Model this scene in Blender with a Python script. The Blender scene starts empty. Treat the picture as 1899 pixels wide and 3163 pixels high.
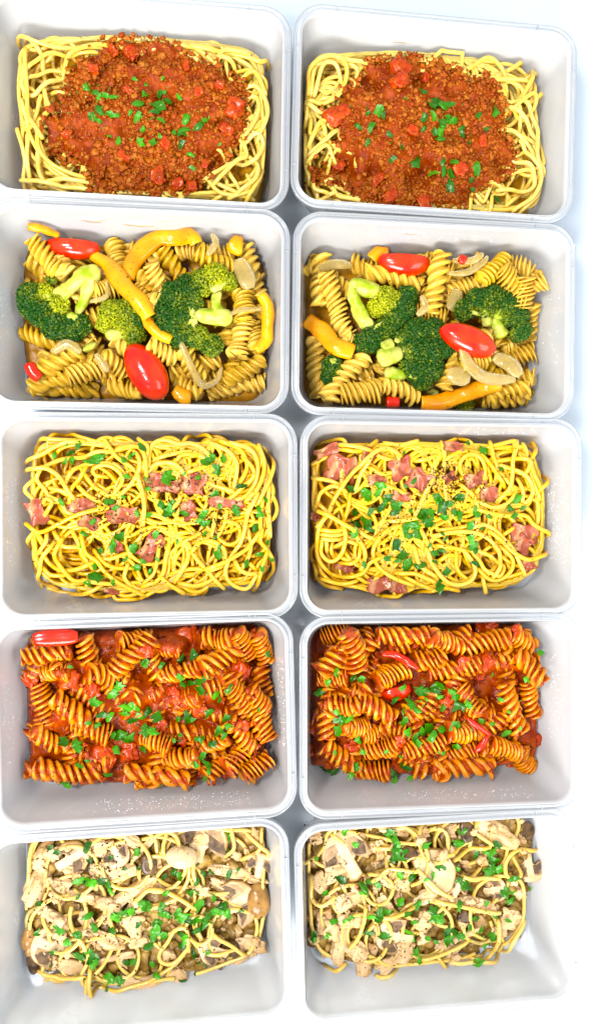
import bpy, math, random
import numpy as np
from mathutils import Matrix, Vector

random.seed(11)
rng = np.random.default_rng(11)
S = 0.001                                   # all modelling below is in millimetres

# ------------------------------------------------------------------ camera, world, lights, exposure
RIM = 52.0                                  # height of a box
TILT = math.radians(6.5)
FPX = 2700.0                                # focal length in photo pixels (1899 x 3163)
PW, PH = 1899.0, 3163.0
CAMH = RIM + 513.0
scene = bpy.context.scene
COL = scene.collection
cam_d = bpy.data.cameras.new("camera")
cam = bpy.data.objects.new("camera", cam_d)
COL.objects.link(cam)
cam.location = (0, 0, CAMH * S)
cam.rotation_euler = (0, -TILT, 0)
cam_d.sensor_fit = 'VERTICAL'
cam_d.sensor_height = 24.0
cam_d.lens = 24.0 * FPX / PH
cam_d.clip_start = 0.01
cam_d.clip_end = 50.0
scene.camera = cam

world = bpy.data.worlds.new("World")
scene.world = world
world.use_nodes = True
bg = world.node_tree.nodes["Background"]
bg.inputs[0].default_value = (0.86, 0.93, 1.0, 1)
bg.inputs[1].default_value = 0.64

def area(name, loc, target, size, power, color=(1, 1, 1), sy=None):
    d = bpy.data.lights.new(name, 'AREA')
    d.energy = power
    d.color = color
    d.size = size * S
    if sy:
        d.shape = 'RECTANGLE'
        d.size_y = sy * S
    o = bpy.data.objects.new(name, d)
    COL.objects.link(o)
    o.location = [c * S for c in loc]
    v = Vector(target) - Vector(loc)
    o.rotation_euler = v.to_track_quat('-Z', 'Y').to_euler()
    return o

area("window_light", (-160, -900, 700), (60, -60, 0), 620, 14.5, (1.0, 0.985, 0.955), 420)
area("skylight_panel", (960, -560, 1100), (960, -560, 0), 650, 9.0, (1.0, 0.99, 0.97), 1050)
area("ceiling_lamp", (-460, 200, 1150), (-60, 80, 0), 170, 9.0, (1.0, 0.97, 0.93))
area("ceiling_lamp", (-380, -260, 1150), (-60, -60, 0), 170, 5.0, (1.0, 0.98, 0.96))

scene.view_settings.view_transform = 'Standard'
scene.view_settings.look = 'None'
scene.view_settings.exposure = 0.90
scene.view_settings.gamma = 1.0
scene.cycles.use_denoising = True
scene.cycles.max_bounces = 14
scene.cycles.diffuse_bounces = 10
scene.cycles.transparent_max_bounces = 16
scene.cycles.sample_clamp_indirect = 6.0
scene.cycles.caustics_reflective = False
scene.cycles.caustics_refractive = False

# ------------------------------------------------------------------ photo pixel -> point at height z
RT = np.array([math.cos(TILT), 0, math.sin(TILT)])
VW = np.array([math.sin(TILT), 0, -math.cos(TILT)])
def at(u, v, z):
    d = VW * FPX + RT * (u - PW / 2) + np.array([0, 1.0, 0]) * (PH / 2 - v)
    t = (z - CAMH) / d[2]
    return np.array([d[0] * t, d[1] * t])

# ------------------------------------------------------------------ materials
def hexcol(r, g, b):
    f = lambda c: c / 12.92 if c <= 0.04045 else ((c + 0.055) / 1.055) ** 2.4
    return (f(r / 255), f(g / 255), f(b / 255), 1)

class NT:
    def __init__(s, name):
        s.m = bpy.data.materials.new(name)
        s.m.use_nodes = True
        s.t = s.m.node_tree
        s.t.nodes.clear()
        s.out = s.n('ShaderNodeOutputMaterial')
    def n(s, typ, **kw):
        x = s.t.nodes.new(typ)
        for k, v in kw.items():
            setattr(x, k, v)
        return x
    def l(s, a, b):
        s.t.links.new(a, b)
    def coord(s):
        if not hasattr(s, '_co'):
            s._co = s.n('ShaderNodeTexCoord').outputs['Object']
        return s._co
    def noise(s, scale, detail=3, rough=0.55, stretch=None):
        x = s.n('ShaderNodeTexNoise')
        x.inputs['Scale'].default_value = scale
        x.inputs['Detail'].default_value = detail
        x.inputs['Roughness'].default_value = rough
        if stretch:
            mp = s.n('ShaderNodeMapping')
            mp.inputs['Scale'].default_value = stretch
            s.l(s.coord(), mp.inputs[0])
            s.l(mp.outputs[0], x.inputs['Vector'])
        else:
            s.l(s.coord(), x.inputs['Vector'])
        return x.outputs['Fac']
    def rng(s, val, a, b, c=0.0, d=1.0):
        x = s.n('ShaderNodeMapRange')
        x.inputs[1].default_value = a; x.inputs[2].default_value = b
        x.inputs[3].default_value = c; x.inputs[4].default_value = d
        s.l(val, x.inputs[0])
        return x.outputs[0]
    def mix(s, fac, a, b):
        x = s.n('ShaderNodeMix', data_type='RGBA')
        for sock, val in ((x.inputs[0], fac), (x.inputs[6], a), (x.inputs[7], b)):
            if hasattr(val, 'node'):
                s.l(val, sock)
            else:
                sock.default_value = val
        return x.outputs[2]
    def math(s, op, a, b):
        x = s.n('ShaderNodeMath', operation=op)
        for sock, val in ((x.inputs[0], a), (x.inputs[1], b)):
            if hasattr(val, 'node'):
                s.l(val, sock)
            else:
                sock.default_value = val
        return x.outputs[0]
    def attr(s, name):
        x = s.n('ShaderNodeAttribute')
        x.attribute_name = name
        return x.outputs['Fac']
    def rand(s):
        return s.n('ShaderNodeObjectInfo').outputs['Random']
    def bump(s, h, strength=0.3, dist=0.0005):
        x = s.n('ShaderNodeBump')
        x.inputs['Strength'].default_value = strength
        x.inputs['Distance'].default_value = dist
        s.l(h, x.inputs['Height'])
        return x.outputs[0]
    def pbr(s, color, rough=0.4, normal=None, sss=0.0, sr=(1, .5, .2), spec=0.22, coat=0.0, trans=0.0, scale=0.0015, val=0.735, sat=1.13):
        if hasattr(color, 'node') and val:
            hs = s.n('ShaderNodeHueSaturation')
            hs.inputs['Saturation'].default_value = sat
            hs.inputs['Value'].default_value = val
            s.l(color, hs.inputs['Color'])
            color = hs.outputs[0]
        p = s.n('ShaderNodeBsdfPrincipled')
        for sock, val in ((p.inputs['Base Color'], color), (p.inputs['Roughness'], rough)):
            if hasattr(val, 'node'):
                s.l(val, sock)
            else:
                sock.default_value = val
        p.inputs['Specular IOR Level'].default_value = spec
        if sss:
            p.inputs['Subsurface Weight'].default_value = sss
            p.inputs['Subsurface Radius'].default_value = sr
            p.inputs['Subsurface Scale'].default_value = scale
        if coat:
            p.inputs['Coat Weight'].default_value = coat
            p.inputs['Coat Roughness'].default_value = 0.12
        if trans:
            p.inputs['Transmission Weight'].default_value = trans
        if normal is not None:
            s.l(normal, p.inputs['Normal'])
        s.l(p.outputs[0], s.out.inputs[0])
        return s.m

def mk_spaghetti(name, c1, c2):
    t = NT(name)
    f = t.math('ADD', t.math('MULTIPLY', t.rand(), 0.5), t.math('MULTIPLY', t.noise(60), 0.6))
    c = t.mix(t.rng(f, 0.2, 0.85), c1, c2)
    return t.pbr(c, t.rng(t.noise(250), 0.3, 0.7, 0.16, 0.36), t.bump(t.noise(900, 2), 0.12, 0.0003), sss=0.5, sr=(1, .6, .12), spec=0.45, scale=0.003, sat=1.085)

def mk_fusilli(name, lo, hi, sauce=None, flecks=True, amount=0.5):
    t = NT(name)
    f = t.math('ADD', t.math('MULTIPLY', t.rand(), 0.55), t.math('MULTIPLY', t.noise(120), 0.5))
    c = t.mix(t.rng(f, 0.2, 0.85), lo, hi)
    if sauce:
        r = t.attr('rad')
        k = t.math('ADD', t.math('MULTIPLY', t.rng(r, 2.6, 5.4, 1.0, 0.0), 0.75), t.math('MULTIPLY', t.rng(t.noise(170, 4), 0.32, 0.68), amount))
        k = t.math('ADD', k, t.math('MULTIPLY', t.math('SUBTRACT', t.rand(), 0.5), 0.3))
        c = t.mix(t.rng(k, 0.38, 0.85), c, sauce)
    if flecks:
        sp = t.rng(t.noise(620, 1), 0.70, 0.74)
        c = t.mix(sp, c, hexcol(70, 45, 12))
    return t.pbr(c, t.rng(t.noise(200), 0.3, 0.7, 0.22, 0.45), t.bump(t.noise(700, 3), 0.2, 0.0004), sss=0.15, sr=(1, .5, .15), spec=0.4, sat=1.10 if sauce else 1.09)

M = {}
M['spaghetti'] = mk_spaghetti('spaghetti', (0.82, 0.54, 0.10, 1), (0.92, 0.70, 0.22, 1))
M['spaghetti_rich'] = mk_spaghetti('spaghetti_carbonara', (0.80, 0.45, 0.050, 1), (0.92, 0.60, 0.13, 1))
M['spaghetti_cream'] = mk_spaghetti('spaghetti_cream', (0.62, 0.40, 0.085, 1), (0.74, 0.54, 0.18, 1))
M['fusilli'] = mk_fusilli('fusilli_oil', (0.64, 0.39, 0.055, 1), (0.86, 0.58, 0.15, 1))
M['fusilli_red'] = mk_fusilli('fusilli_tomato', (0.70, 0.215, 0.009, 1), (0.82, 0.33, 0.026, 1), (0.46, 0.062, 0.004, 1), True, 0.85)

def simple(name, c1, c2, scale, rough=0.35, bump=0.2, bscale=600, bd=0.0004, lo=0.35, hi=0.65, **kw):
    t = NT(name)
    c = t.mix(t.rng(t.noise(scale, 4), lo, hi), c1, c2)
    return t.pbr(c, rough, t.bump(t.noise(bscale, 3), bump, bd), **kw)

M['bed_yellow'] = simple('pasta_bed', (0.56, 0.25, 0.012, 1), (0.66, 0.34, 0.025, 1), 90)
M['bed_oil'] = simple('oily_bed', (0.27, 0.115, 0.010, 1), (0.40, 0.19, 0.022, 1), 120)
M['red_sauce'] = simple('tomato_sauce', (0.20, 0.017, 0.002, 1), (0.36, 0.060, 0.006, 1), 130, 0.24, 0.5, 420, 0.001, spec=0.14)
M['cream_sauce_shaded'] = simple('cream_sauce_shaded', (0.13, 0.068, 0.018, 1), (0.36, 0.23, 0.08, 1), 110, 0.3, 0.5, 350, 0.001)  # sauce colour darkened to paint in the shade between the pieces
M['cheese'] = simple('creamy_egg', (0.56, 0.36, 0.09, 1), (0.66, 0.47, 0.17, 1), 150, 0.3, 0.3, 300)
M['ragu'] = simple('meat_sauce', (0.20, 0.021, 0.002, 1), (0.34, 0.058, 0.005, 1), 150, 0.42, 0.6, 500, 0.001, spec=0.12)
t = NT('mince_crumb')
c = t.mix(t.attr('tone'), (0.27, 0.045, 0.007, 1), (0.44, 0.180, 0.065, 1))
c = t.mix(t.rng(t.noise(420, 3), 0.45, 0.8), c, (0.32, 0.045, 0.009, 1))
M['mince'] = t.pbr(c, 0.4, t.bump(t.noise(900, 3), 0.5, 0.0006), spec=0.16)
M['dice'] = simple('tomato_dice', (0.36, 0.022, 0.002, 1), (0.50, 0.075, 0.006, 1), 260, 0.25, 0.3, 300, sss=0.15, sr=(1, .25, .1))
t = NT('tomato_skin')
c = t.mix(t.rng(t.noise(70, 2), 0.35, 0.7), (0.58, 0.010, 0.003, 1), (0.74, 0.05, 0.005, 1))
c = t.mix(t.rng(t.noise(420, 1), 0.71, 0.74), c, (0.12, 0.03, 0.008, 1))
M['tomato'] = t.pbr(c, t.rng(t.noise(90), .35, .7, .1, .3), t.bump(t.noise(130, 3), 0.3, 0.0012), sss=0.12, sr=(1, .2, .1), coat=0.3)
M['tomato_flesh'] = simple('tomato_flesh', (0.62, 0.10, 0.02, 1), (0.72, 0.22, 0.06, 1), 150, 0.25)
t = NT('yellow_pepper')
c = t.mix(t.rng(t.noise(45, 3), 0.35, 0.7), (0.76, 0.24, 0.002, 1), (0.92, 0.44, 0.006, 1))
c = t.mix(t.rng(t.noise(480, 1), 0.71, 0.74), c, (0.20, 0.10, 0.01, 1))
M['pepper'] = t.pbr(c, t.rng(t.noise(100), .35, .7, .14, .38), t.bump(t.noise(110, 3), 0.35, 0.0014), sss=0.2, sr=(1, .5, .05), coat=0.1)
M['pepper_flesh'] = simple('pepper_flesh', (0.85, 0.50, 0.04, 1), (0.92, 0.62, 0.12, 1), 120, 0.3)
M['pepper_red'] = simple('red_pepper', (0.55, 0.012, 0.004, 1), (0.68, 0.03, 0.006, 1), 60, 0.2, 0.2, 200, coat=0.2)
M['onion'] = simple('cooked_onion', (0.62, 0.46, 0.16, 1), (0.76, 0.61, 0.29, 1), 90, 0.18, 0.15, 300, sss=0.2, sr=(1, .8, .4), trans=0.4)
t = NT('broccoli_crown')
c = t.mix(t.attr('tone'), (0.012, 0.064, 0.004, 1), (0.42, 0.43, 0.04, 1))
M['onion'].node_tree.nodes['Principled BSDF'].inputs['Alpha'].default_value = 0.62
M['broccoli'] = t.pbr(c, 0.5, t.bump(t.noise(900, 2), 0.4, 0.0006))
M['stalk'] = simple('broccoli_stalk', (0.27, 0.36, 0.035, 1), (0.58, 0.54, 0.17, 1), 130, 0.3, 0.25, 300, sss=0.2, sr=(.6, 1, .2))
t = NT('bacon')
w = t.n('ShaderNodeTexWave'); w.inputs['Scale'].default_value = 28; w.inputs['Distortion'].default_value = 9; w.inputs['Detail'].default_value = 3
t.l(t.coord(), w.inputs['Vector'])
c = t.mix(t.rng(w.outputs['Fac'], 0.45, 0.9), (0.34, 0.075, 0.030, 1), (0.50, 0.22, 0.085, 1))
c = t.mix(t.rng(t.noise(140, 3), 0.42, 0.66), c, (0.27, 0.04, 0.012, 1))
M['bacon'] = t.pbr(c, 0.2, sat=0.97, normal= t.bump(t.noise(350, 3), 0.35, 0.0008), sss=0.1)
t = NT('chicken')
c = t.mix(t.rng(t.noise(90, 4), 0.35, 0.7), (0.78, 0.56, 0.335, 1), (0.46, 0.26, 0.105, 1))
c = t.mix(t.rng(t.noise(60, 3), 0.62, 0.75), c, (0.27, 0.10, 0.028, 1))
c = t.mix(t.rng(t.noise(650, 1), 0.70, 0.73), c, (0.06, 0.03, 0.012, 1))
M['chicken'] = t.pbr(c, 0.33, t.bump(t.noise(160, 4, 0.6, (1, 6, 6)), 0.5, 0.0012), sss=0.15, sr=(1, .6, .35), val=0.64)
t = NT('mushroom_flesh')
c = t.mix(t.rng(t.noise(80, 3), 0.35, 0.7), (0.74, 0.57, 0.37, 1), (0.46, 0.31, 0.16, 1))
M['mushroom'] = t.pbr(c, 0.34, t.bump(t.noise(220, 3), 0.2, 0.0006), sss=0.2, sr=(1, .7, .4), val=0.64)
M['gill'] = simple('mushroom_gill', (0.035, 0.021, 0.012, 1), (0.15, 0.088, 0.045, 1), 260, 0.6, 0.6, 700)
M['gill_pale'] = simple('mushroom_gill_edge', (0.20, 0.125, 0.065, 1), (0.38, 0.25, 0.13, 1), 200, 0.35, 0.4, 600)
M['mushskin'] = simple('mushroom_skin', (0.20, 0.105, 0.04, 1), (0.40, 0.24, 0.10, 1), 120, 0.22, 0.2, 300)
M['mushdark'] = simple('mushroom_dark_skin', (0.02, 0.012, 0.008, 1), (0.13, 0.075, 0.035, 1), 140, 0.25, 0.4, 400)
t = NT('parsley')
f = t.math('ADD', t.math('MULTIPLY', t.rand(), 0.6), t.math('MULTIPLY', t.noise(350, 3), 0.5))
c = t.mix(t.rng(f, 0.15, 0.9), (0.006, 0.045, 0.003, 1), (0.060, 0.27, 0.014, 1))
M['parsley'] = t.pbr(c, 0.3, t.bump(t.noise(500, 3), 0.4, 0.0006), spec=0.25)
M['pepper_speck'] = simple('black_pepper', (0.012, 0.008, 0.005, 1), (0.09, 0.045, 0.018, 1), 900, 0.5)
M['drop'] = simple('condensation', (0.80, 0.82, 0.85, 1), (0.9, 0.91, 0.93, 1), 100, 0.05, val=0)
M['smear'] = simple('dried_sauce', (0.72, 0.62, 0.46, 1), (0.80, 0.72, 0.58, 1), 200, 0.35, val=0)
t = NT('table_top')
c = t.mix(t.rng(t.noise(4, 3), 0.3, 0.7), (0.38, 0.435, 0.495, 1), (0.40, 0.45, 0.51, 1))
c = t.mix(t.rng(t.noise(700, 0), 0.835, 0.85), c, (0.4, 0.42, 0.45, 1))
M['table'] = t.pbr(c, 0.12, t.bump(t.noise(25, 2), 0.03, 0.0006), spec=1.0, val=0)

def mk_plastic(name, clear, tint):
    t = NT(name)
    dif = t.n('ShaderNodeBsdfDiffuse'); dif.inputs[0].default_value = tint
    trl = t.n('ShaderNodeBsdfTranslucent'); trl.inputs[0].default_value = tint
    trp = t.n('ShaderNodeBsdfTransparent'); trp.inputs[0].default_value = (0.97, 0.98, 0.99, 1)
    gl = t.n('ShaderNodeBsdfGlossy'); gl.inputs['Roughness'].default_value = 0.10
    a = t.n('ShaderNodeMixShader'); a.inputs[0].default_value = 0.46
    t.l(dif.outputs[0], a.inputs[1]); t.l(trl.outputs[0], a.inputs[2])
    b = t.n('ShaderNodeMixShader'); b.inputs[0].default_value = clear
    t.l(a.outputs[0], b.inputs[1]); t.l(trp.outputs[0], b.inputs[2])
    fr = t.n('ShaderNodeFresnel'); fr.inputs[0].default_value = 1.48
    bp = t.bump(t.noise(45, 3), 0.12, 0.0006)
    tc = t.mix(t.rng(t.noise(22, 4), 0.45, 0.75, 0, 0.55), tint, (0.93, 0.915, 0.87, 1))
    t.l(tc, dif.inputs[0]); t.l(tc, trl.inputs[0])
    t.l(t.rng(t.noise(35, 3), 0.35, 0.7, 0.06, 0.28), gl.inputs['Roughness'])
    for x in (dif, gl, fr):
        t.l(bp, x.inputs['Normal'])
    c = t.n('ShaderNodeMixShader')
    t.l(fr.outputs[0], c.inputs[0]); t.l(b.outputs[0], c.inputs[1]); t.l(gl.outputs[0], c.inputs[2])
    t.l(c.outputs[0], t.out.inputs[0])
    return t.m
M['plastic'] = mk_plastic('frosted_plastic', 0.33, (0.985, 0.99, 1.0, 1))
M['plastic_rim'] = mk_plastic('frosted_plastic_rim', 0.66, (0.80, 0.825, 0.87, 1))

# ------------------------------------------------------------------ object helpers
def mesh_data(name, verts, faces, mat, smooth=True, attr=None):
    me = bpy.data.meshes.new(name)
    me.from_pydata(np.asarray(verts, float).tolist(), [], faces if isinstance(faces, list) else np.asarray(faces).tolist())
    if isinstance(mat, (list, tuple)):
        for m in mat:
            me.materials.append(m)
    else:
        me.materials.append(mat)
    if smooth:
        me.polygons.foreach_set('use_smooth', [True] * len(me.polygons))
    if attr:
        for k, v in attr.items():
            a = me.attributes.new(k, 'FLOAT', 'POINT')
            a.data.foreach_set('value', np.asarray(v, np.float32))
    me.update()
    return me

def link(name, data, parent=None):
    o = bpy.data.objects.new(name, data)
    COL.objects.link(o)
    if parent is not None:
        o.parent = parent
    return o

def wobj(name, verts, faces, mat, parent=None, origin=None, smooth=True, attr=None):
    """mesh given in world millimetres -> object whose origin sits at its base"""
    v = np.asarray(verts, float)
    if parent is not None:
        org = np.array(parent.location) / S
    elif origin is None:
        org = np.array([v[:, 0].mean(), v[:, 1].mean(), v[:, 2].min()])
    else:
        org = np.asarray(origin, float)
    me = mesh_data(name, (v - org) * S, faces, mat, smooth, attr)
    o = link(name, me, parent)
    if parent is None:
        o.location = org * S
    return o

def empty(name, org):
    o = bpy.data.objects.new(name, None)
    COL.objects.link(o)
    o.empty_display_size = 0.01
    o.location = [c * S for c in org]
    return o

def tag(o, label=None, cat=None, group=None, kind=None):
    if label: o['label'] = label
    if cat: o['category'] = cat
    if group: o['group'] = group
    if kind: o['kind'] = kind
    return o

# lattice value noise, vectorised
_tab = rng.random((64, 64, 64))
def vnoise(p):
    p = np.asarray(p, float)
    i = np.floor(p).astype(int); f = p - i
    f = f * f * (3 - 2 * f)
    r = 0
    for dx in (0, 1):
        for dy in (0, 1):
            for dz in (0, 1):
                w = (f[..., 0] if dx else 1 - f[..., 0]) * (f[..., 1] if dy else 1 - f[..., 1]) * (f[..., 2] if dz else 1 - f[..., 2])
                r = r + w * _tab[(i[..., 0] + dx) & 63, (i[..., 1] + dy) & 63, (i[..., 2] + dz) & 63]
    return r * 2 - 1
def fbm(p, o=3):
    r, a = 0, 1.0
    p = np.asarray(p, float)
    for k in range(o):
        r = r + a * vnoise(p * 2 ** k + 17.3 * k)
        a *= 0.5
    return r

def ico(sub):
    import bmesh
    bm = bmesh.new()
    bmesh.ops.create_icosphere(bm, subdivisions=sub, radius=1.0)
    v = np.array([x.co[:] for x in bm.verts])
    f = [[q.index for q in x.verts] for x in bm.faces]
    bm.free()
    return v, np.array(f)
ICO = {k: ico(k) for k in (1, 2, 3, 4)}

def catmull(pts, step):
    p = np.asarray(pts, float)
    if len(p) == 2:
        n = max(2, int(np.linalg.norm(p[1] - p[0]) / step))
        return np.linspace(p[0], p[1], n + 1)
    q = np.vstack([2 * p[0] - p[1], p, 2 * p[-1] - p[-2]])
    out = []
    for i in range(1, len(q) - 2):
        a, b, c, d = q[i - 1:i + 3]
        for t in np.linspace(0, 1, 12, endpoint=False):
            out.append(0.5 * (2 * b + (c - a) * t + (2 * a - 5 * b + 4 * c - d) * t * t + (3 * b - a - 3 * c + d) * t ** 3))
    out.append(p[-1])
    out = np.array(out)
    seg = np.r_[0, np.cumsum(np.linalg.norm(np.diff(out, axis=0), axis=1))]
    n = max(2, int(seg[-1] / step))
    s = np.linspace(0, seg[-1], n + 1)
    return np.stack([np.interp(s, seg, out[:, k]) for k in range(out.shape[1])], 1)

def sweep(path, section, scales=None, closed_caps=True):
    """path (n,3); section (m,2): (sideways, up); returns verts, faces"""
    n, m = len(path), len(section)
    tg = np.gradient(path, axis=0)
    tg /= np.linalg.norm(tg, axis=1)[:, None] + 1e-9
    up = np.tile(np.array([0, 0, 1.0]), (n, 1))
    side = np.cross(tg, up); side /= np.linalg.norm(side, axis=1)[:, None] + 1e-9
    upv = np.cross(side, tg)
    sc = np.ones(n) if scales is None else scales
    V = path[:, None, :] + side[:, None, :] * (section[None, :, 0] * sc[:, None])[..., None] + upv[:, None, :] * (section[None, :, 1] * sc[:, None])[..., None]
    V = V.reshape(-1, 3)
    i = np.arange(n - 1)[:, None] * m; j = np.arange(m)[None, :]; jn = (j + 1) % m
    F = np.stack([i + j, i + m + j, i + m + jn, i + jn], -1).reshape(-1, 4)
    F = F.tolist()
    F.append(list(range(m))); F.append(list(range((n - 1) * m, n * m))[::-1])
    return V, F

def circ(r, m):
    a = np.arange(m) / m * 2 * math.pi
    return np.stack([np.cos(a) * r, np.sin(a) * r], 1)

# ------------------------------------------------------------------ the boxes
OX, OY, OR = 87.0, 60.4, 17.5               # outer rim half size and corner radius
def inset(z):
    return 4.4 + (RIM - 1 - z) / (RIM - 3) * 8.2
def rrect(ins, z, rad, k=9):
    hx, hy = OX - ins, OY - ins
    pts = []
    for cx, cy, a0 in ((1, 1, 0), (-1, 1, 90), (-1, -1, 180), (1, -1, 270)):
        for q in range(k + 1):
            a = math.radians(a0 + 90 * q / k)
            pts.append((cx * (hx - rad) + rad * math.cos(a), cy * (hy - rad) + rad * math.sin(a), z))
    return pts
def loft(rings, close_last=False):
    V, F = [], []
    m = len(rings[0])
    for r in rings: V += r
    for i in range(len(rings) - 1):
        for j in range(m):
            jn = (j + 1) % m
            F.append([i * m + j, i * m + jn, (i + 1) * m + jn, (i + 1) * m + j])
    return V, F, m

# shell: outside wall up from the base, over, inside wall down
rings = []
def ring(ins, z, rad): rings.append(rrect(ins, z, rad))
ring(22, 1.2, 9); ring(15.6, 0.5, 11); ring(13.6, 0.9, 12); ring(12.6, 2.6, 12.5)
for z in (10, 20, 30, 40, 47): ring(inset(z) - 1.0, z, 13)
ring(3.6, RIM - 1.6, 13.4)
ring(4.35, RIM - 0.2, 13.2); ring(4.6, RIM - 0.2, 13)
for z in (47, 40, 30, 20, 10): ring(inset(z), z, 12.4)
ring(13.4, 4.4, 12); ring(14.2, 2.6, 11.5); ring(16.4, 1.8, 10.5); ring(22, 2.2, 9)
TV, TF, m = loft(rings)
TF.append(list(range(m))[::-1]); TF.append(list(range(len(TV) - m, len(TV))))
TUB = mesh_data('tub', np.array(TV) * S, TF, M['plastic'])
# rim: double ridged flange
rings = []
for ins, z, rad in ((0.9, RIM - 4.2, 16.8), (0.1, RIM - 4.2, 17.4), (0.0, RIM - 0.6, 17.5), (0.3, RIM - 0.05, 17.3), (0.8, RIM, 17), (1.2, RIM - 0.4, 16.6), (1.5, RIM - 1.3, 16.3),
                    (2.5, RIM - 1.3, 15.4), (2.8, RIM - 0.5, 15.1), (3.2, RIM + 0.1, 14.7), (3.7, RIM + 0.1, 14.2), (4.2, RIM - 0.3, 13.7), (4.34, RIM - 0.9, 13.5),
                    (3.6, RIM - 1.62, 13.9), (2.2, RIM - 2.1, 15.3), (1.0, RIM - 2.1, 16.5), (0.9, RIM - 4.2, 16.8)):
    rings.append(rrect(ins, z, rad, 12))
RV, RF, m = loft(rings)
RIMM = mesh_data('rim', np.array(RV) * S, RF, M['plastic_rim'])
def boxmesh(name, sx, sy, sz, mat):
    v = [(x * sx / 2, y * sy / 2, z * sz) for x in (-1, 1) for y in (-1, 1) for z in (0, 1)]
    f = [[0, 1, 3, 2], [4, 6, 7, 5], [0, 4, 5, 1], [2, 3, 7, 6], [0, 2, 6, 4], [1, 5, 7, 3]]
    return mesh_data(name, np.array(v) * S, f, mat, False)
TABX = boxmesh('rim_tab', 0.8, 2.2, 1.1, M['plastic_rim'])
TABY = boxmesh('rim_tab', 2.2, 0.8, 1.1, M['plastic_rim'])

NX, NY, CELL = 232, 168, 0.8                # height grid of one box
class Box:
    pass
# name, row, photo position of the rim centre, turn, photo crop origin and scale used for the notes below
DEFS = [
    ('L1', 434, 307, -1.0, 0, 0, 1.5621, 'left bolognese box'),
    ('R1', 1348, 355, -1.6, 900, 0, 1.4855, 'right bolognese box'),
    ('L2', 432, 948, -0.4, 0, 620, 1.5621, 'left vegetable box'),
    ('R2', 1347.5, 981, -0.8, 900, 640, 1.4855, 'right vegetable box'),
    ('L3', 458, 1596, 0.3, 0, 1270, 1.5621, 'left carbonara box'),
    ('R3', 1370, 1597, -0.2, 900, 1280, 1.4855, 'right carbonara box'),
    ('L4', 450, 2229, 1.4, 0, 1880, 1.5621, 'left red fusilli box'),
    ('R4', 1369, 2208, 0.0, 900, 1880, 1.4855, 'right red fusilli box'),
    ('L5', 437, 2876, 1.7, 0, 2500, 1.5621, 'left mushroom box'),
    ('R5', 1358, 2831, 1.3, 900, 2500, 1.4855, 'right mushroom box'),
]
CONTENT = {'1': 'spaghetti bolognese', '2': 'oily fusilli and vegetables', '3': 'spaghetti carbonara', '4': 'fusilli in tomato sauce', '5': 'creamy chicken and mushrooms'}
ROW = {'1': 'first', '2': 'second', '3': 'third', '4': 'fourth', '5': 'bottom'}
B = {}
for key, u, v, rot, ox, oy, sc, nm in DEFS:
    b = Box(); B[key] = b
    b.key, b.name, b.ox, b.oy, b.sc = key, nm, ox, oy, sc
    b.c = at(u, v, RIM)
    b.rot = math.radians(rot)
    b.R = np.array([[math.cos(b.rot), -math.sin(b.rot)], [math.sin(b.rot), math.cos(b.rot)]])
    b.H = np.full((NX, NY), 2.2)
    b.ID = np.zeros((NX, NY), int)
    b.items = []
    e = empty('food_box', (b.c[0], b.c[1], 0))
    e.rotation_euler = (0, 0, b.rot)
    side = 'left' if key[0] == 'L' else 'right'
    tag(e, f"translucent plastic box of {CONTENT[key[1]]}, {side} one of the {ROW[key[1]]} row", 'food box', 'plastic boxes in two columns')
    link('tub', TUB, e); link('rim', RIMM, e)
    for sx in (-1, 1):
        for sy in (-1, 1):
            o = link('rim_tab', TABX, e); o.location = (sx * 61.5 * S, sy * (OY - 2.0) * S, (RIM - 1.25) * S)
            o = link('rim_tab', TABY, e); o.location = (sx * (OX - 2.0) * S, sy * 35.5 * S, (RIM - 1.25) * S)

def clampin(b, p, z, marg):
    """keep points inside the tub at height z"""
    q = (np.atleast_2d(p) - b.c) @ b.R
    ins = inset(z) + marg
    hx, hy, r = OX - ins, OY - ins, max(1.0, 12.4 - marg)
    q[:, 0] = np.clip(q[:, 0], -hx, hx); q[:, 1] = np.clip(q[:, 1], -hy, hy)
    ex = np.abs(q[:, 0]) - (hx - r); ey = np.abs(q[:, 1]) - (hy - r)
    k = (ex > 0) & (ey > 0)
    d = np.hypot(ex, ey)
    k &= d > r
    if k.any():
        f = r / d[k]
        q[k, 0] = np.sign(q[k, 0]) * (hx - r + ex[k] * f)
        q[k, 1] = np.sign(q[k, 1]) * (hy - r + ey[k] * f)
    return q @ b.R.T + b.c
def note(b, x, y, z):
    return at(b.ox + x / b.sc, b.oy + y / b.sc, z)
def mmper(b):
    return 1.0 / (b.sc * (5.15 if b.key[0] == 'L' else 4.9))
def cells(b, xy):
    i = np.clip(((xy[..., 0] - b.c[0]) / CELL + NX / 2).astype(int), 1, NX - 2)
    j = np.clip(((xy[..., 1] - b.c[1]) / CELL + NY / 2).astype(int), 1, NY - 2)
    return i, j
GX, GY = np.meshgrid((np.arange(NX) + 0.5 - NX / 2) * CELL, (np.arange(NY) + 0.5 - NY / 2) * CELL, indexing='ij')
def grid_xy(b):
    return np.stack([GX + b.c[0], GY + b.c[1]], -1)

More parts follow.
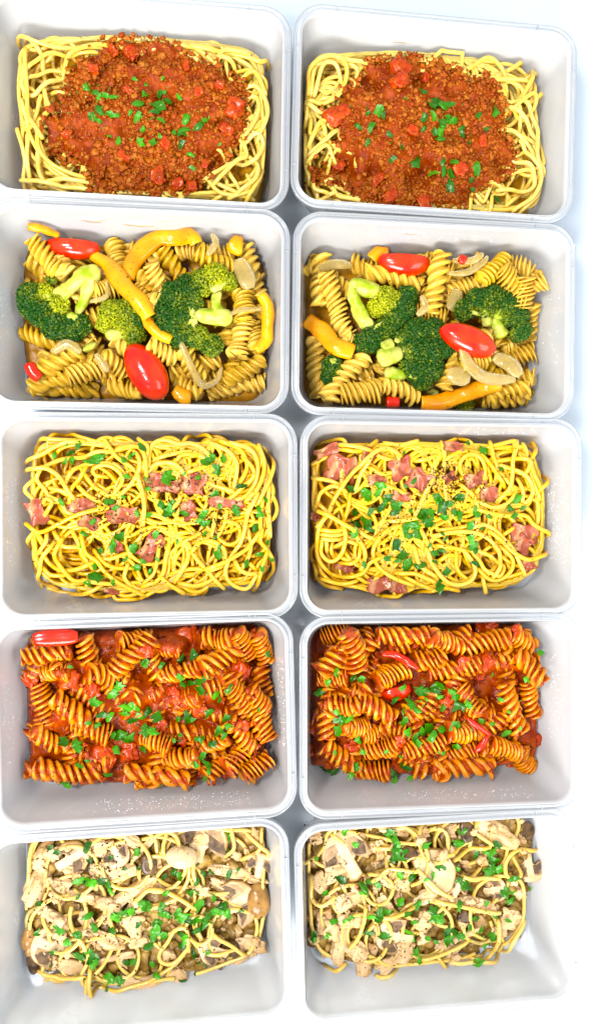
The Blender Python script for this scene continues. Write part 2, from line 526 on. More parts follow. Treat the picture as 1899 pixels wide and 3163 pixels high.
def sdf(poly, P):
    """signed distance, positive inside"""
    poly = np.asarray(poly)
    d = np.full(P.shape[:-1], 1e9); ins = np.zeros(P.shape[:-1], bool)
    n = len(poly)
    for k in range(n):
        a, c = poly[k], poly[(k + 1) % n]
        e = c - a
        t = np.clip(((P - a) @ e) / (e @ e + 1e-9), 0, 1)
        d = np.minimum(d, np.linalg.norm(P - a - t[..., None] * e, axis=-1))
        cond = ((a[1] > P[..., 1]) != (c[1] > P[..., 1])) & (P[..., 0] < (c[0] - a[0]) * (P[..., 1] - a[1]) / (c[1] - a[1] + 1e-12) + a[0])
        ins ^= cond
    return np.where(ins, d, -d)
def wallsdf(b, P, z):
    q = np.abs((P - b.c) @ b.R)
    ins = inset(z); hx, hy, r = OX - ins, OY - ins, 12.4
    e = q - np.array([hx - r, hy - r])
    return r - (np.linalg.norm(np.maximum(e, 0), axis=-1) + np.minimum(np.maximum(e[..., 0], e[..., 1]), 0))

def blur(a, n):
    for _ in range(n):
        p = np.pad(a, 1, mode='edge')
        a = (p[:-2, 1:-1] + p[2:, 1:-1] + p[1:-1, :-2] + p[1:-1, 2:] + 2 * p[1:-1, 1:-1]) / 6
    return a

def stampv(b, V, idn):
    """raise the height grid to a set of vertices"""
    i, j = cells(b, V[:, :2])
    for di in (0, 1):
        for dj in (0, 1):
            ii, jj = np.clip(i + di, 0, NX - 1), np.clip(j + dj, 0, NY - 1)
            up = V[:, 2] > b.H[ii, jj]
            np.maximum.at(b.H, (ii, jj), V[:, 2])
            b.ID[ii[up], jj[up]] = idn
def dropz(b, V, pct):
    """vertical shift that lets the vertices V rest on the grid"""
    i, j = cells(b, V[:, :2])
    key = i * NY + j
    o = np.lexsort((V[:, 2], key)); k = key[o]
    first = np.r_[True, k[1:] != k[:-1]]
    low = V[o, 2][first]; kk = k[first]
    return np.percentile(b.H.reshape(-1)[kk] - low, pct)
COUNT = [0]
def newid(b, o=None, vis=0):
    COUNT[0] += 1
    b.items.append((COUNT[0], o, vis))
    return COUNT[0]

# ------------------------------------------------------------------ notes read off the photograph (crop pixels)
def PTS(s):
    return [[tuple(map(float, q.split(','))) for q in ln.split()] for ln in s.strip().splitlines() if ln.strip()]
def NUM(s):
    return [tuple(map(float, q.split(','))) for q in s.split()]

OUTLINE = {
 'L1': "90,250 140,215 500,205 850,200 1000,230 1200,260 1280,310 1295,560 1285,860 1250,990 110,990 105,760 80,560 85,300",
 'R1': "35,380 80,290 200,270 500,260 800,290 1000,310 1120,360 1110,500 1140,800 1110,1000 60,1000 40,850 35,600",
 'L2': "80,350 110,200 160,140 600,150 900,150 1200,190 1280,280 1310,480 1320,700 1340,800 1290,1000 900,1000 200,1000 120,920 95,700 75,600",
 'R2': "30,230 300,210 500,190 900,210 1000,205 1110,270 1170,440 1180,590 1140,680 1110,780 1090,960 700,960 100,960 40,880 30,400",
 'L3': "150,250 180,150 250,130 1250,150 1320,250 1320,700 1300,830 1200,850 850,870 400,880 220,840 160,760 145,400",
 'R3': "85,200 130,125 600,120 1080,140 1140,300 1150,560 1110,720 1000,790 700,810 200,805 100,770 80,400",
 'L4': "95,190 200,70 600,60 1200,55 1300,100 1325,300 1310,600 1280,800 1100,860 930,890 600,870 400,870 180,850 130,780 100,480 95,300",
 'R4': "65,180 110,50 600,40 1030,45 1100,160 1165,330 1165,600 1140,720 960,750 620,780 440,790 200,760 70,740 60,400",
 'L5': "110,150 200,80 700,70 1290,70 1320,300 1300,500 1280,640 1250,720 1080,780 900,850 650,870 520,870 250,800 150,800 100,650 100,450 115,300",
 'R5': "40,150 80,50 600,30 1090,30 1110,200 1105,420 1070,570 990,640 800,700 620,720 400,760 270,740 120,690 60,600 35,300"}

STR = {}
STR['L1'] = (0, 0, 1.5621, """
90,300 80,450 90,600 120,750 130,900
110,500 140,620 130,740 150,860
110,230 150,215 200,260 220,370 225,480 270,560
120,300 110,420 160,460 220,420 300,380
200,500 160,600 170,700 230,800 300,860 380,920
260,580 210,680 220,760 280,830 400,900
240,540 190,620 190,720 250,790 350,850 430,870
190,760 190,830 230,890 310,920
220,870 300,860 430,880
130,880 250,925 400,940 560,945
110,240 220,235 350,230 470,215
150,350 250,300 350,280 460,260
160,390 250,380 330,350
310,340 340,270 420,225 500,210
140,290 130,420 140,560 190,640
870,215 960,240 1020,290 1050,340
880,250 960,310 970,360
930,230 1060,250 1180,270 1260,300 1280,360
1050,300 1080,250 1180,260
1130,360 1130,300 1090,270
1150,380 1220,340 1280,390 1280,460
1260,400 1260,500 1275,620 1270,760 1250,880 1180,940
1170,440 1230,420 1280,480 1290,560 1250,660
1180,480 1230,450 1250,520 1220,600 1190,640
1150,410 1220,390 1270,430
1120,780 1050,840 1020,880
1100,760 1100,830 1150,900
1010,870 1080,900 1150,930
990,900 1060,930 1200,950
1200,860 1220,920 1130,945
1260,840 1240,930 1190,960
1180,790 1240,800 1230,880 1160,930
1200,670 1240,650 1270,700 1220,780 1120,830 1000,860
1180,700 1190,760 1140,830 1050,860
""")
STR['R1'] = (900, 0, 1.4855, """
80,520 70,650 80,800 100,920
60,420 50,560 65,720 60,880
90,420 110,310 200,275 290,300
130,300 230,285 300,320 290,380
200,280 280,290 340,290
110,420 130,360 190,340 230,380 210,440 150,450
80,400 80,330 140,285 220,290 250,350 220,430 150,470 80,460
80,480 130,510 180,490
90,560 90,620 150,570 200,560
90,640 130,580 180,580
150,580 160,640 200,680
100,680 150,640 190,640
90,720 150,700 190,720
160,860 210,860 250,890
190,870 220,920 300,945
120,870 120,920 160,950
160,830 220,840 250,880
100,850 90,910 130,945
550,270 620,275 680,300
640,280 720,270 780,310 790,380
680,310 760,300 790,350
800,330 880,290 950,310 980,350
850,350 950,350 1040,390 1050,450 1000,490
880,370 980,370 1060,430 1040,480 980,480
990,340 1020,310 1080,310 1090,370 1060,450 1100,470 1140,440 1130,370 1090,350
930,400 980,420 960,470
1010,500 1070,480 1090,520 1050,560 980,540
980,690 1030,640 1000,560
970,590 1040,610 1100,650
980,560 1060,590 1100,640
990,640 1060,690 1110,720
1090,480 1110,600 1120,720 1140,800
820,950 830,890 890,860 960,860
850,900 880,930 900,880 910,850
900,960 1000,960 1090,930
1060,960 1130,890 1140,800
930,850 980,890 900,920 910,960
1000,770 1060,800 1080,850
990,800 1050,830 1060,880 1000,930
1010,740 1080,770 1110,830 1080,890 1010,910 960,880
1030,700 1100,740 1140,810 1110,900 1040,950
""")
STR['L3a'] = (40, 1330, 3.373, """
200,1080 190,1200 200,1350 240,1500 290,1580
210,520 190,620 200,700
200,300 240,180 340,110 460,95 650,100
420,1650 560,1690 720,1700 850,1660 910,1620
330,1450 450,1490 600,1490
640,700 560,640 430,610
340,400 450,320 600,290 760,280 880,230 1000,220
200,330 300,250 420,180 560,120 680,110
570,500 680,410 820,350 960,340 1080,360 1150,440
760,430 800,520 880,600 960,660
600,700 640,600 700,500 740,420
740,620 800,680 880,730
980,130 1040,220 1120,300 1220,370 1290,430
940,480 870,470 850,420 930,360 1060,390 1140,470 1130,560 1060,640
330,440 300,520 340,620 420,690 500,740 560,850 640,870
200,420 260,395 340,390 430,430 500,500 570,590 600,660
330,730 390,710 420,740 400,830
380,1060 350,1150 290,1240
900,1330 1000,1340 1150,1290
880,1290 960,1380 1080,1430 1220,1420
470,1080 490,1150 560,1200 680,1210
660,1080 690,1180 740,1300 800,1400
360,1310 430,1390 560,1440 700,1430 800,1390
400,1210 330,1330 290,1450 310,1560 420,1630
490,1180 450,1290 490,1400 560,1490 680,1550 790,1560
780,1570 900,1590 1050,1600
1180,1450 1160,1530 1210,1600
720,1130 790,1270 880,1360 960,1460 1060,1560 1180,1630 1320,1700
1130,190 1220,160 1340,190 1380,300 1390,420
1150,640 1230,560 1300,450 1330,350 1310,260 1300,250
1330,500 1350,640 1370,800 1360,920
200,1000 270,1060 380,1030 500,960 640,890 800,840 960,810
""")
STR['L3b'] = (440, 1330, 3.373, """
1320,600 1310,750 1320,900 1330,1050
1240,720 1230,900 1220,1020
180,280 280,250 400,230 520,220 620,270
330,330 420,250 540,250
470,430 580,400 680,360
720,130 800,200 830,300 800,420
760,150 900,220 980,330 980,450 960,560
860,130 1000,180 1070,280 1080,400 1030,520
960,140 1110,190 1190,290 1200,430 1170,560 1080,680 980,720
1080,310 1140,400 1160,480 1080,560
1230,200 1270,320 1260,450 1200,600 1110,700
1290,210 1350,330 1340,480 1280,610 1230,710
1050,580 980,650 920,700
700,550 800,590 900,620
60,430 140,350 260,335 360,360 430,440
70,330 80,190 150,110 260,100 380,140 500,130 620,180 700,260
0,120 60,170 40,290 10,380
0,520 20,640 30,760 0,900
400,650 380,740 330,800
430,1160 540,1110 640,1050
760,870 740,1000 720,1120
880,830 860,950 810,1060 760,1140
900,950 990,980 1020,1060 990,1150 900,1190 830,1150
430,1600 560,1620 700,1570 800,1490
350,1480 440,1450 560,1440 680,1450
470,1210 480,1320 430,1430 360,1540
170,1250 150,1380 120,1490 30,1580
270,1220 240,1350 220,1480 150,1570 50,1610
220,1550 290,1610 390,1660
500,1220 560,1330 660,1440 740,1540 810,1610
540,1230 600,1160 720,1150 830,1210 870,1300 840,1400 740,1440
1000,1400 1100,1370 1150,1420
1110,1080 1130,1200 1100,1320 1040,1430
960,1350 1010,1440 1090,1490 1190,1490
1240,1080 1220,1150 1300,1240 1350,1340 1350,1440 1320,1510
1290,1290 1250,1400 1220,1530 1170,1620
1180,700 1130,800 1090,900 1060,1050 1010,1180 930,1300 870,1420 880,1540 970,1610 1080,1620 1160,1550
1200,1090 1100,1220 960,1310 830,1380 700,1430
""")
STR['R3a'] = (940, 1340, 3.71, """
110,420 110,600 100,800 90,1000
90,1530 130,1640 230,1730 380,1770
500,1740 620,1760 700,1770
140,320 220,280 300,260
130,510 250,540 360,580
980,110 1100,130 1250,90
150,130 250,90 380,90 480,120
420,200 520,210 640,170
480,180 620,200 720,160 790,110
470,130 600,150 720,210 860,260 1000,330
780,400 880,460 1000,440
900,580 1050,640 1180,700
990,180 1050,200 1070,270
520,720 490,850 460,980
150,800 220,880 300,930
150,780 170,680 260,610 360,600 440,640
240,1230 230,1330 280,1420
300,1240 300,1340 330,1410
210,1200 300,1210 420,1200
200,1150 310,1160 430,1140
200,1100 300,1110 420,1090
380,1260 460,1220 560,1250
640,1330 620,1430 540,1490 460,1480
450,1100 460,1220 430,1350 350,1440 250,1450 190,1370 190,1250
590,1110 700,1170 820,1210
250,1680 350,1710 460,1720 540,1690
600,1640 680,1690 780,1670 850,1640
840,1190 960,1100 1080,1050
1000,1000 1150,990 1320,960
880,1400 1000,1440 1150,1450
1200,1670 1300,1720 1420,1770
1100,1600 1250,1600 1400,1660 1470,1690
1270,1340 1300,1470 1380,1560 1480,1620
1340,1140 1400,1240 1460,1350
1300,310 1400,290 1480,260
1290,880 1340,760 1390,640 1440,560
840,1200 780,1290 790,1410 850,1530 960,1620 1080,1680 1190,1720
590,590 640,470 700,360 760,270
200,1000 150,1120 130,1280 150,1430 230,1550 340,1620 480,1630 620,1570 740,1480 830,1430
190,1020 230,920 310,790 420,620 520,480 640,350 730,270 830,190 960,170 1060,220
190,910 290,950 400,1010 520,1100 600,1190 670,1300 690,1400 660,1500
""")
STR['R3b'] = (1320, 1340, 3.71, """
1260,780 1270,900 1260,1020
0,1560 100,1660 220,1730
0,1650 120,1740 280,1780
180,150 200,270 180,420 200,560 210,740
830,450 900,520 960,600
430,620 520,700 570,820
1150,560 1170,640 1050,560
740,140 860,110 980,130 1080,150
1110,170 1160,330 1190,480 1260,700
1160,150 1170,300 1200,450 1270,600
1180,160 1240,330 1290,480 1300,600
810,310 920,300 1050,330 1150,420
860,370 1000,420 1120,480 1200,560 1220,660 1170,750 1070,770
1090,560 1090,650 1110,730
740,150 740,250 790,360 800,470
240,270 330,210 450,200 580,220 700,300 760,400 800,480 770,580
440,480 370,420 380,310 460,240 560,240 640,310 660,430 640,540 590,620
630,800 720,840 840,830 940,770 1000,690
1020,140 990,300 980,450 940,620 860,710
900,960 920,1040 880,1130
180,1100 320,1080 460,1050
170,1290 300,1310 430,1340
620,1600 640,1700 630,1760
940,1640 1020,1610 1080,1590
570,1560 660,1650 780,1680 890,1640 950,1540 940,1430 880,1330
110,1410 230,1390 330,1400
330,1400 320,1500 370,1600 460,1670
690,1570 740,1530 800,1500
500,1370 590,1470 660,1560 760,1620 850,1610 860,1520 800,1480 700,1400 600,1350
120,1160 260,1130 430,1120 600,1150 730,1230 810,1350 820,1480 790,1590
560,1060 640,1040 740,1080 850,1180 960,1300 1000,1400 1060,1520 1090,1570
620,880 720,910 860,940 980,930 1100,940 1190,1020 1270,1080 1330,1170 1320,1300 1250,1410 1140,1440 1030,1400 940,1320 850,1220 760,1150
10,1370 50,1500 130,1620 240,1710 370,1730 490,1680 540,1580 500,1480 440,1380
""")
STR['L5'] = (0, 2500, 1.5621, """
1260,120 1250,190 1180,230
1120,120 1130,180 1100,210
1200,130 1300,170 1330,210
800,130 790,160 790,200
290,830 310,870 305,905
210,800 300,815 380,800 420,820 420,880 380,920 290,930 210,900 220,850 290,830
440,780 440,850 490,910 520,900 510,870
700,480 760,470 860,430
670,430 720,390 800,400 890,440 920,470
520,880 620,860 720,810 820,770 890,700 910,650
910,650 900,580 850,560 810,640 770,690 780,740 840,740 900,680
1050,580 1110,650 1170,690
""")
STR['R5'] = (900, 2500, 1.4855, """
430,230 420,270 380,300
860,120 920,160 980,170
740,240 830,190 880,170
200,120 290,170 400,180 540,160
60,200 150,170 160,110 200,80 290,90
220,90 340,110 440,130 540,130 600,90 650,75 710,110 700,150
590,150 590,110 620,80
850,70 810,140 740,180 680,190
1110,190 1030,190 970,230 990,310 1040,290 1020,230
790,290 860,310 940,320
90,340 90,400 130,430 180,420
440,500 500,460 540,440
380,290 450,270 560,280
600,300 660,350 710,380
340,480 310,560 280,610
690,430 800,450 940,480
390,770 420,800 500,800 520,780
80,700 150,720 230,730
680,690 720,720 800,710
950,540 940,610 900,670 840,690
610,690 700,660 790,620
1060,540 1010,620 960,680 870,700 760,710
""")

PARS = {
'L1': "420,425,45 460,450,45 480,470,35 510,470,35 550,475,40 480,540,60 450,570,50 480,590,40 530,550,40 560,560,40 630,545,30 670,500,60 665,570,55 700,460,40 650,385,30 705,410,20 770,460,45 790,430,25 810,500,50 770,520,70 750,550,50 780,580,40 860,470,40 900,575,55 885,620,60 880,650,50 870,690,50 960,615,60 990,580,30 920,740,40 930,810,35 570,685,35 530,655,25 680,690,45 740,690,40 770,660,30 690,620,30 1060,690,20 840,640,30 785,375,25 205,408,20",
'R1': "670,460,50 690,490,50 720,480,50 640,500,45 650,540,50 610,540,40 690,570,55 740,560,55 690,600,50 660,600,40 610,585,35 680,640,45 710,545,45 400,510,50 350,520,30 420,530,35 360,585,50 305,585,40 450,620,35 350,655,35 505,680,30 460,730,40 570,745,60 690,745,35 740,745,45 655,785,50 700,790,50 735,790,45 725,850,60 845,780,65 825,825,35 860,530,40 930,515,50 785,585,35 785,610,35 945,905,40 600,430,35 520,460,15 895,590,25 810,660,20 830,870,25",
'L3': "390,170,45 325,165,20 265,215,40 340,205,45 325,250,40 350,235,40 465,235,70 415,245,35 685,175,50 600,235,35 630,220,30 650,210,25 610,315,35 810,320,80 890,305,25 710,325,25 715,375,30 1000,245,70 1025,220,40 1050,285,60 1075,230,45 1165,360,55 955,320,30 540,435,50 560,465,40 600,415,30 660,495,40 715,500,35 785,460,60 815,490,60 830,445,35 820,470,50 885,490,50 980,500,60 990,540,50 960,530,35 1060,460,30 1040,400,45 1140,475,55 1230,565,50 1250,470,45 1280,425,35 1255,500,40 1290,635,35 1310,715,35 1250,690,45 1190,740,50 1265,760,30 1050,690,50 1040,610,25 1060,655,25 990,590,30 755,595,40 855,630,25 575,610,55 545,635,45 545,665,45 495,670,35 645,660,50 605,715,35 660,755,45 760,715,30 690,725,35 735,765,35 465,800,70 430,830,40 545,830,40 470,740,40 405,590,40 450,535,35 295,440,40 390,655,20 500,215,30",
'R3': "405,325,60 345,370,75 395,360,50 270,345,45 360,450,50 340,490,60 300,500,45 355,520,50 270,545,50 450,385,50 480,420,55 410,430,50 430,400,45 470,450,45 285,450,35 560,310,40 520,330,25 545,440,25 600,460,60 570,510,50 540,510,60 520,530,50 540,560,45 575,550,50 630,495,60 610,480,50 640,450,45 680,395,60 690,430,60 700,475,45 665,380,40 720,410,40 750,385,50 745,450,40 770,470,55 845,450,50 900,465,35 820,510,50 870,525,25 820,580,60 830,605,45 845,625,35 1030,385,50 1060,430,30 1000,430,35 1020,465,35 960,250,25 880,165,45 810,130,25 480,600,55 440,660,35 510,645,50 490,670,40 530,690,60 600,690,35 570,700,40 630,605,30 655,640,40 690,625,35 705,570,30 655,675,35 710,720,40 675,770,40 680,795,50 850,685,50 330,690,30 690,545,30 515,175,20",
'L4': "930,230,55 875,240,45 700,260,50 780,265,40 340,285,30 870,330,45 885,360,35 970,335,70 920,360,40 965,395,50 1105,385,55 1045,415,60 1060,440,40 1090,505,50 460,450,60 570,380,60 545,420,70 500,510,60 530,520,60 430,550,40 470,560,35 610,475,70 650,470,60 600,510,50 640,540,60 680,520,60 720,490,55 760,520,65 700,590,60 740,590,60 580,610,80 620,625,60 550,600,50 310,640,65 375,655,65 390,750,45 425,735,30 560,680,45 690,680,40 525,805,45 700,270,40 905,520,60 860,535,35 1010,500,50 1060,590,60 1080,615,50 1025,650,50 1100,565,40 975,630,40 950,640,35 975,715,55 1000,750,50 1010,780,45 945,755,40 990,810,40 840,630,30 870,610,25 1290,215,35 320,850,50 1245,485,30 775,855,20 595,890,25 920,540,40",
'R4': "205,290,45 275,312,45 320,325,40 165,335,35 220,500,70 205,470,40 265,500,55 215,560,50 305,600,45 495,350,40 580,360,65 530,420,60 515,470,55 520,520,55 475,415,50 660,350,60 660,380,50 690,450,45 680,405,35 755,400,60 770,440,70 735,380,35 820,445,40 925,395,40 920,305,30 1095,335,35 750,545,55 640,560,70 610,580,60 650,590,60 570,600,50 580,620,40 540,570,45 680,545,45 685,660,35 745,625,40 975,565,55 920,525,35 960,450,25 1045,550,25 180,760,70 240,780,60 210,755,55 275,765,35 295,725,45 465,760,60 520,730,60 540,765,40 470,790,40 500,680,25 330,660,35 140,400,45 200,660,25 435,655,25 1130,195,40 860,510,30 615,415,25 575,465,35",
'L5': "425,170,60 665,205,45 540,230,30 430,245,35 275,205,35 250,165,30 380,350,60 430,340,50 440,360,60 520,370,70 495,345,45 530,395,50 385,400,35 190,445,40 285,585,60 190,595,45 430,510,60 465,540,50 540,580,50 600,510,70 640,495,60 560,520,60 670,555,35 705,440,65 690,465,50 780,450,50 800,405,45 890,500,70 860,485,50 795,515,60 760,545,50 750,590,80 790,600,50 720,650,65 880,650,60 895,615,60 870,600,40 960,460,55 950,540,70 960,580,60 920,520,50 1000,520,60 1040,480,65 1075,460,55 1030,430,50 1080,490,50 1100,500,45 1000,490,50 940,400,50 915,390,40 840,300,45 870,310,45 795,320,35 985,310,40 1105,310,50 1020,305,35 955,350,40 1150,290,30 1165,480,30 1090,180,40 1095,130,50 450,710,80 380,715,60 460,740,50 425,690,45 250,740,30 260,680,40 325,640,45 375,610,45 535,800,60 580,810,50 640,740,50 610,745,40 740,740,45 760,770,45 700,715,35 945,800,30 960,750,30 885,860,40 1000,680,45 940,690,40 990,730,30 680,280,35 600,290,25 1255,495,20 520,870,25",
'R5': "240,105,40 285,160,60 450,110,60 470,140,60 490,200,75 480,180,50 525,190,40 460,230,40 760,145,50 610,155,45 845,205,45 940,160,55 920,200,60 930,240,65 915,280,70 890,200,45 950,270,45 775,90,40 680,265,50 580,260,30 750,280,55 790,340,60 770,325,45 650,305,55 620,320,35 485,285,50 500,310,45 555,305,55 300,290,50 225,320,55 330,345,70 350,330,50 395,345,50 320,375,40 1020,325,50 1010,370,50 970,385,55 965,350,40 1015,430,50 870,400,30 385,460,60 370,490,55 430,460,40 195,505,45 270,490,40 345,550,45 420,575,70 495,420,50 530,465,55 580,440,55 655,480,75 650,460,60 720,550,65 710,580,55 690,490,40 545,580,60 620,590,40 655,600,35 770,440,50 850,505,50 770,570,45 820,545,40 865,560,45 905,560,55 930,490,40 980,490,35 885,620,30 835,670,60 855,700,35 805,740,40 570,655,35 585,695,35 100,575,50 110,600,40 170,580,40 110,215,35 155,380,30 240,505,30 560,520,40 1095,365,20",
}

FUS = {
'L2': """260,260,300,330 500,430,540,420 640,430,740,500 1020,170,1090,210 500,740,600,830 530,890,680,925 1230,600,1250,700 210,935,470,955 640,240,780,270
150,180,280,340 870,200,1000,240 950,250,1110,320 780,230,880,370 550,160,570,280 720,310,800,470 100,620,340,710 1000,940,1290,890 850,870,960,940
330,850,490,800 130,920,430,850 170,830,390,720 720,690,840,760 880,720,960,860 1190,560,1140,750 1180,470,1180,545 1210,200,1270,470 1090,870,1330,770""",
'R2': """600,470,700,500 250,610,330,650 780,720,880,700 950,770,1110,780 980,640,1080,630 1000,380,1070,420 640,250,720,290 880,920,1080,890
960,290,1040,370 1000,700,1140,660 90,600,110,870 900,860,1090,820 730,370,870,350 300,250,380,290 200,420,250,590 160,300,220,480 100,220,95,450
1130,440,1145,600 1090,310,1090,440 980,230,1100,290 870,330,990,240 420,830,580,880 300,850,490,800 230,900,410,870 340,290,600,345 700,200,640,490 155,910,340,680""",
'L4': """210,310,330,300 1110,760,1180,700 1010,800,1090,750 760,190,860,200 440,300,540,340 1210,400,1280,500 1120,380,1190,470 640,430,770,400 850,460,950,420
1150,120,1200,220 1010,130,1110,130 570,120,710,110 100,240,340,210 400,110,430,290 1280,290,1300,420 1250,500,1300,640 190,360,220,560 340,540,530,620
150,780,490,820 1180,800,1300,740 780,330,960,280 980,290,1150,200 250,430,430,560 160,600,300,690 700,620,810,660 950,680,1100,630 800,740,960,720 1240,100,1290,240
540,310,740,140 1110,540,1220,690 580,830,940,870""",
'R4': """350,580,430,590 440,540,540,580 250,540,330,560 150,330,240,320 170,440,310,450 1030,110,1085,150 880,640,960,660 820,440,900,490 1080,650,1150,750
110,130,230,100 640,130,780,180 590,250,700,220 110,300,270,160 390,330,530,280 270,90,320,280 400,130,640,130 800,180,1010,130 1110,340,1145,490 1050,210,1150,330
540,500,670,420 790,370,860,490 280,750,450,750 640,300,870,260 720,570,860,580 740,670,840,640 350,670,490,630 520,660,710,620 920,620,1050,670
150,630,300,750 970,340,1050,570 270,390,470,510 620,750,960,740""",
}
def FL(s):
    return [tuple(map(float, q.split(','))) for q in s.split()]

# ------------------------------------------------------------------ reusable builders
def make_fusilli_mesh(name, mat, seed):
    r = random.Random(seed)
    L, n = 34.0, 42
    pitch = r.uniform(12.5, 20.0); hand = 1
    bend = r.uniform(-0.02, 0.02); bendz = r.uniform(-0.006, 0.008)
    R0 = r.uniform(5.8, 6.6)
    sec, rad = [], []
    for kk in range(3):
        for dg, rr in ((-60, .40), (-46, .47), (-36, .70), (-27, .90), (-15, .985), (0, 1.0), (15, .985), (27, .90), (36, .70), (46, .47)):
            q = math.radians(dg + 120 * kk + 16 * rr)
            sec.append((R0 * rr * math.cos(q), R0 * rr * math.sin(q)))
            rad.append(5.9 * rr)
    sec = np.array(sec); m = len(sec)
    V, A = [], []
    ph = r.uniform(0, 6)
    for i in range(n + 1):
        s = i / n
        x = (s - 0.5) * L
        th = hand * (2 * math.pi * x / pitch + 0.35 * math.sin(x * 0.25 + ph)) + ph
        k = 1 + 0.10 * math.sin(x * 0.33 + ph) + 0.12 * (abs(s - 0.5) * 2) ** 6
        c, sn = math.cos(th), math.sin(th)
        yz = np.stack([sec[:, 0] * c - sec[:, 1] * sn, sec[:, 0] * sn + sec[:, 1] * c], 1) * k
        jit = 1 + 0.12 * fbm(np.c_[np.full(m, x * 0.25 + seed * 3.1), sec * 0.4], 2)
        yz *= jit[:, None]
        a = bend * x
        px = x - yz[:, 0] * math.sin(a); py = bend * x * x / 2 + yz[:, 0] * math.cos(a); pz = bendz * x * x / 2 + yz[:, 1]
        V.append(np.stack([px, py, pz], 1)); A += rad
    V = np.vstack(V)
    i = np.arange(n)[:, None] * m; j = np.arange(m)[None, :]; jn = (j + 1) % m
    F = np.stack([i + j, i + jn, i + m + jn, i + m + j], -1).reshape(-1, 4).tolist()
    F.append(list(range(m))[::-1]); F.append(list(range(n * m, n * m + m)))
    return mesh_data(name, V * S, F, mat, True, {'rad': A}), V
FM = {'fusilli': [make_fusilli_mesh('fusilli', M['fusilli'], k) for k in range(16)],
      'fusilli_red': [make_fusilli_mesh('fusilli', M['fusilli_red'], 40 + k) for k in range(16)]}

def euler_to_np(e):
    return np.array(e.to_matrix())

def place_fusilli(b, kind, x1, y1, x2, y2, pct=62, world=False, z=26):
    me, V0 = random.choice(FM[kind])
    sw = random.uniform(0.9, 1.08)
    for it in range(2):
        if world:
            p1, p2 = np.array([x1, y1]), np.array([x2, y2])
        else:
            p1, p2 = note(b, x1, y1, z), note(b, x2, y2, z)
        cl = clampin(b, np.array([p1, p2]), 22, 3.0)
        mid = clampin(b, cl.mean(0), 22, 6.0)[0]
        d = cl[1] - cl[0]
        ln = np.linalg.norm(d)
        tilt = 0.0; sx = 1.0
        if ln < 24:
            tilt = random.uniform(0.2, 0.5) * random.choice((-1, 1))
            sx = max(0.55, ln / 31.0)
        else:
            sx = min(1.15, ln / 34.0)
            tilt = random.uniform(-0.12, 0.12)
        e = Matrix.Rotation(math.atan2(d[1], d[0]), 3, 'Z') @ Matrix.Rotation(tilt, 3, 'Y') @ Matrix.Rotation(random.uniform(0, 6.28), 3, 'X')
        Rm = np.array(e)
        V = (V0 * np.array([sx, sw, sw])) @ Rm.T + np.array([mid[0], mid[1], 0])
        dz = dropz(b, V, pct)
        z = dz + 3
    top = V[:, 2].max() + dz
    if top > 43: dz -= top - 43
    if V[:, 2].min() + dz < 3.5: dz = 3.5 - V[:, 2].min()
    V[:, 2] += dz
    # stay clear of the sloping wall
    sd = wallsdf(b, V[:, :2], 0) + (V[:, 2]) / (RIM - 3) * 8.2
    k = sd.argmin()
    if sd[k] < 0.6:
        toc = b.c - V[k, :2]
        q = (V[k, :2] - b.c) @ b.R
        nrm = np.array([np.sign(q[0]) if abs(q[0]) / OX > abs(q[1]) / OY else 0, np.sign(q[1]) if abs(q[0]) / OX <= abs(q[1]) / OY else 0]) @ b.R.T
        mv = -nrm * min(9.0, 0.6 - sd[k])
        V[:, :2] += mv; mid = mid + mv
    o = link('fusilli', me)
    o.location = (mid[0] * S, mid[1] * S, dz * S)
    o.rotation_euler = e.to_euler()
    o.scale = (sx, sw, sw)
    idn = newid(b, o, 18)
    stampv(b, V, idn)
    o['_xy'] = (float(mid[0]), float(mid[1])); o['_ang'] = float(math.degrees(math.atan2(d[1], d[0])) % 180); o['_up'] = float(abs(tilt))
    return o

def smooth1(a, n):
    for _ in range(n):
        p = np.r_[a[0], a, a[-1]]
        a = (p[:-2] + 2 * p[1:-1] + p[2:]) / 4
    return a
def runmax(a, w):
    i = np.arange(len(a))
    return np.max([a[np.clip(i + k, 0, len(a) - 1)] for k in range(-w, w + 1)], axis=0)

def lay_path(b, pts2, r, bridge=3, sm=5, sink=0.25, width=None):
    """give a path on the pile its heights"""
    i, j = cells(b, pts2)
    h = b.H[i, j]
    wd = width if width else r * 0.7
    tg = np.gradient(pts2, axis=0); tg /= np.linalg.norm(tg, axis=1)[:, None] + 1e-9
    nr = np.stack([-tg[:, 1], tg[:, 0]], 1)
    for s in (-1, 1):
        i, j = cells(b, pts2 + nr * wd * s)
        h = np.maximum(h, b.H[i, j] - 0.15 * wd)
    z = smooth1(runmax(h, bridge), sm)
    z = np.maximum(z, smooth1(h, sm))
    return z + r * (1 - sink)

def tuck(p, ext, z_drop, a=True, c=True, step=1.5):
    return p

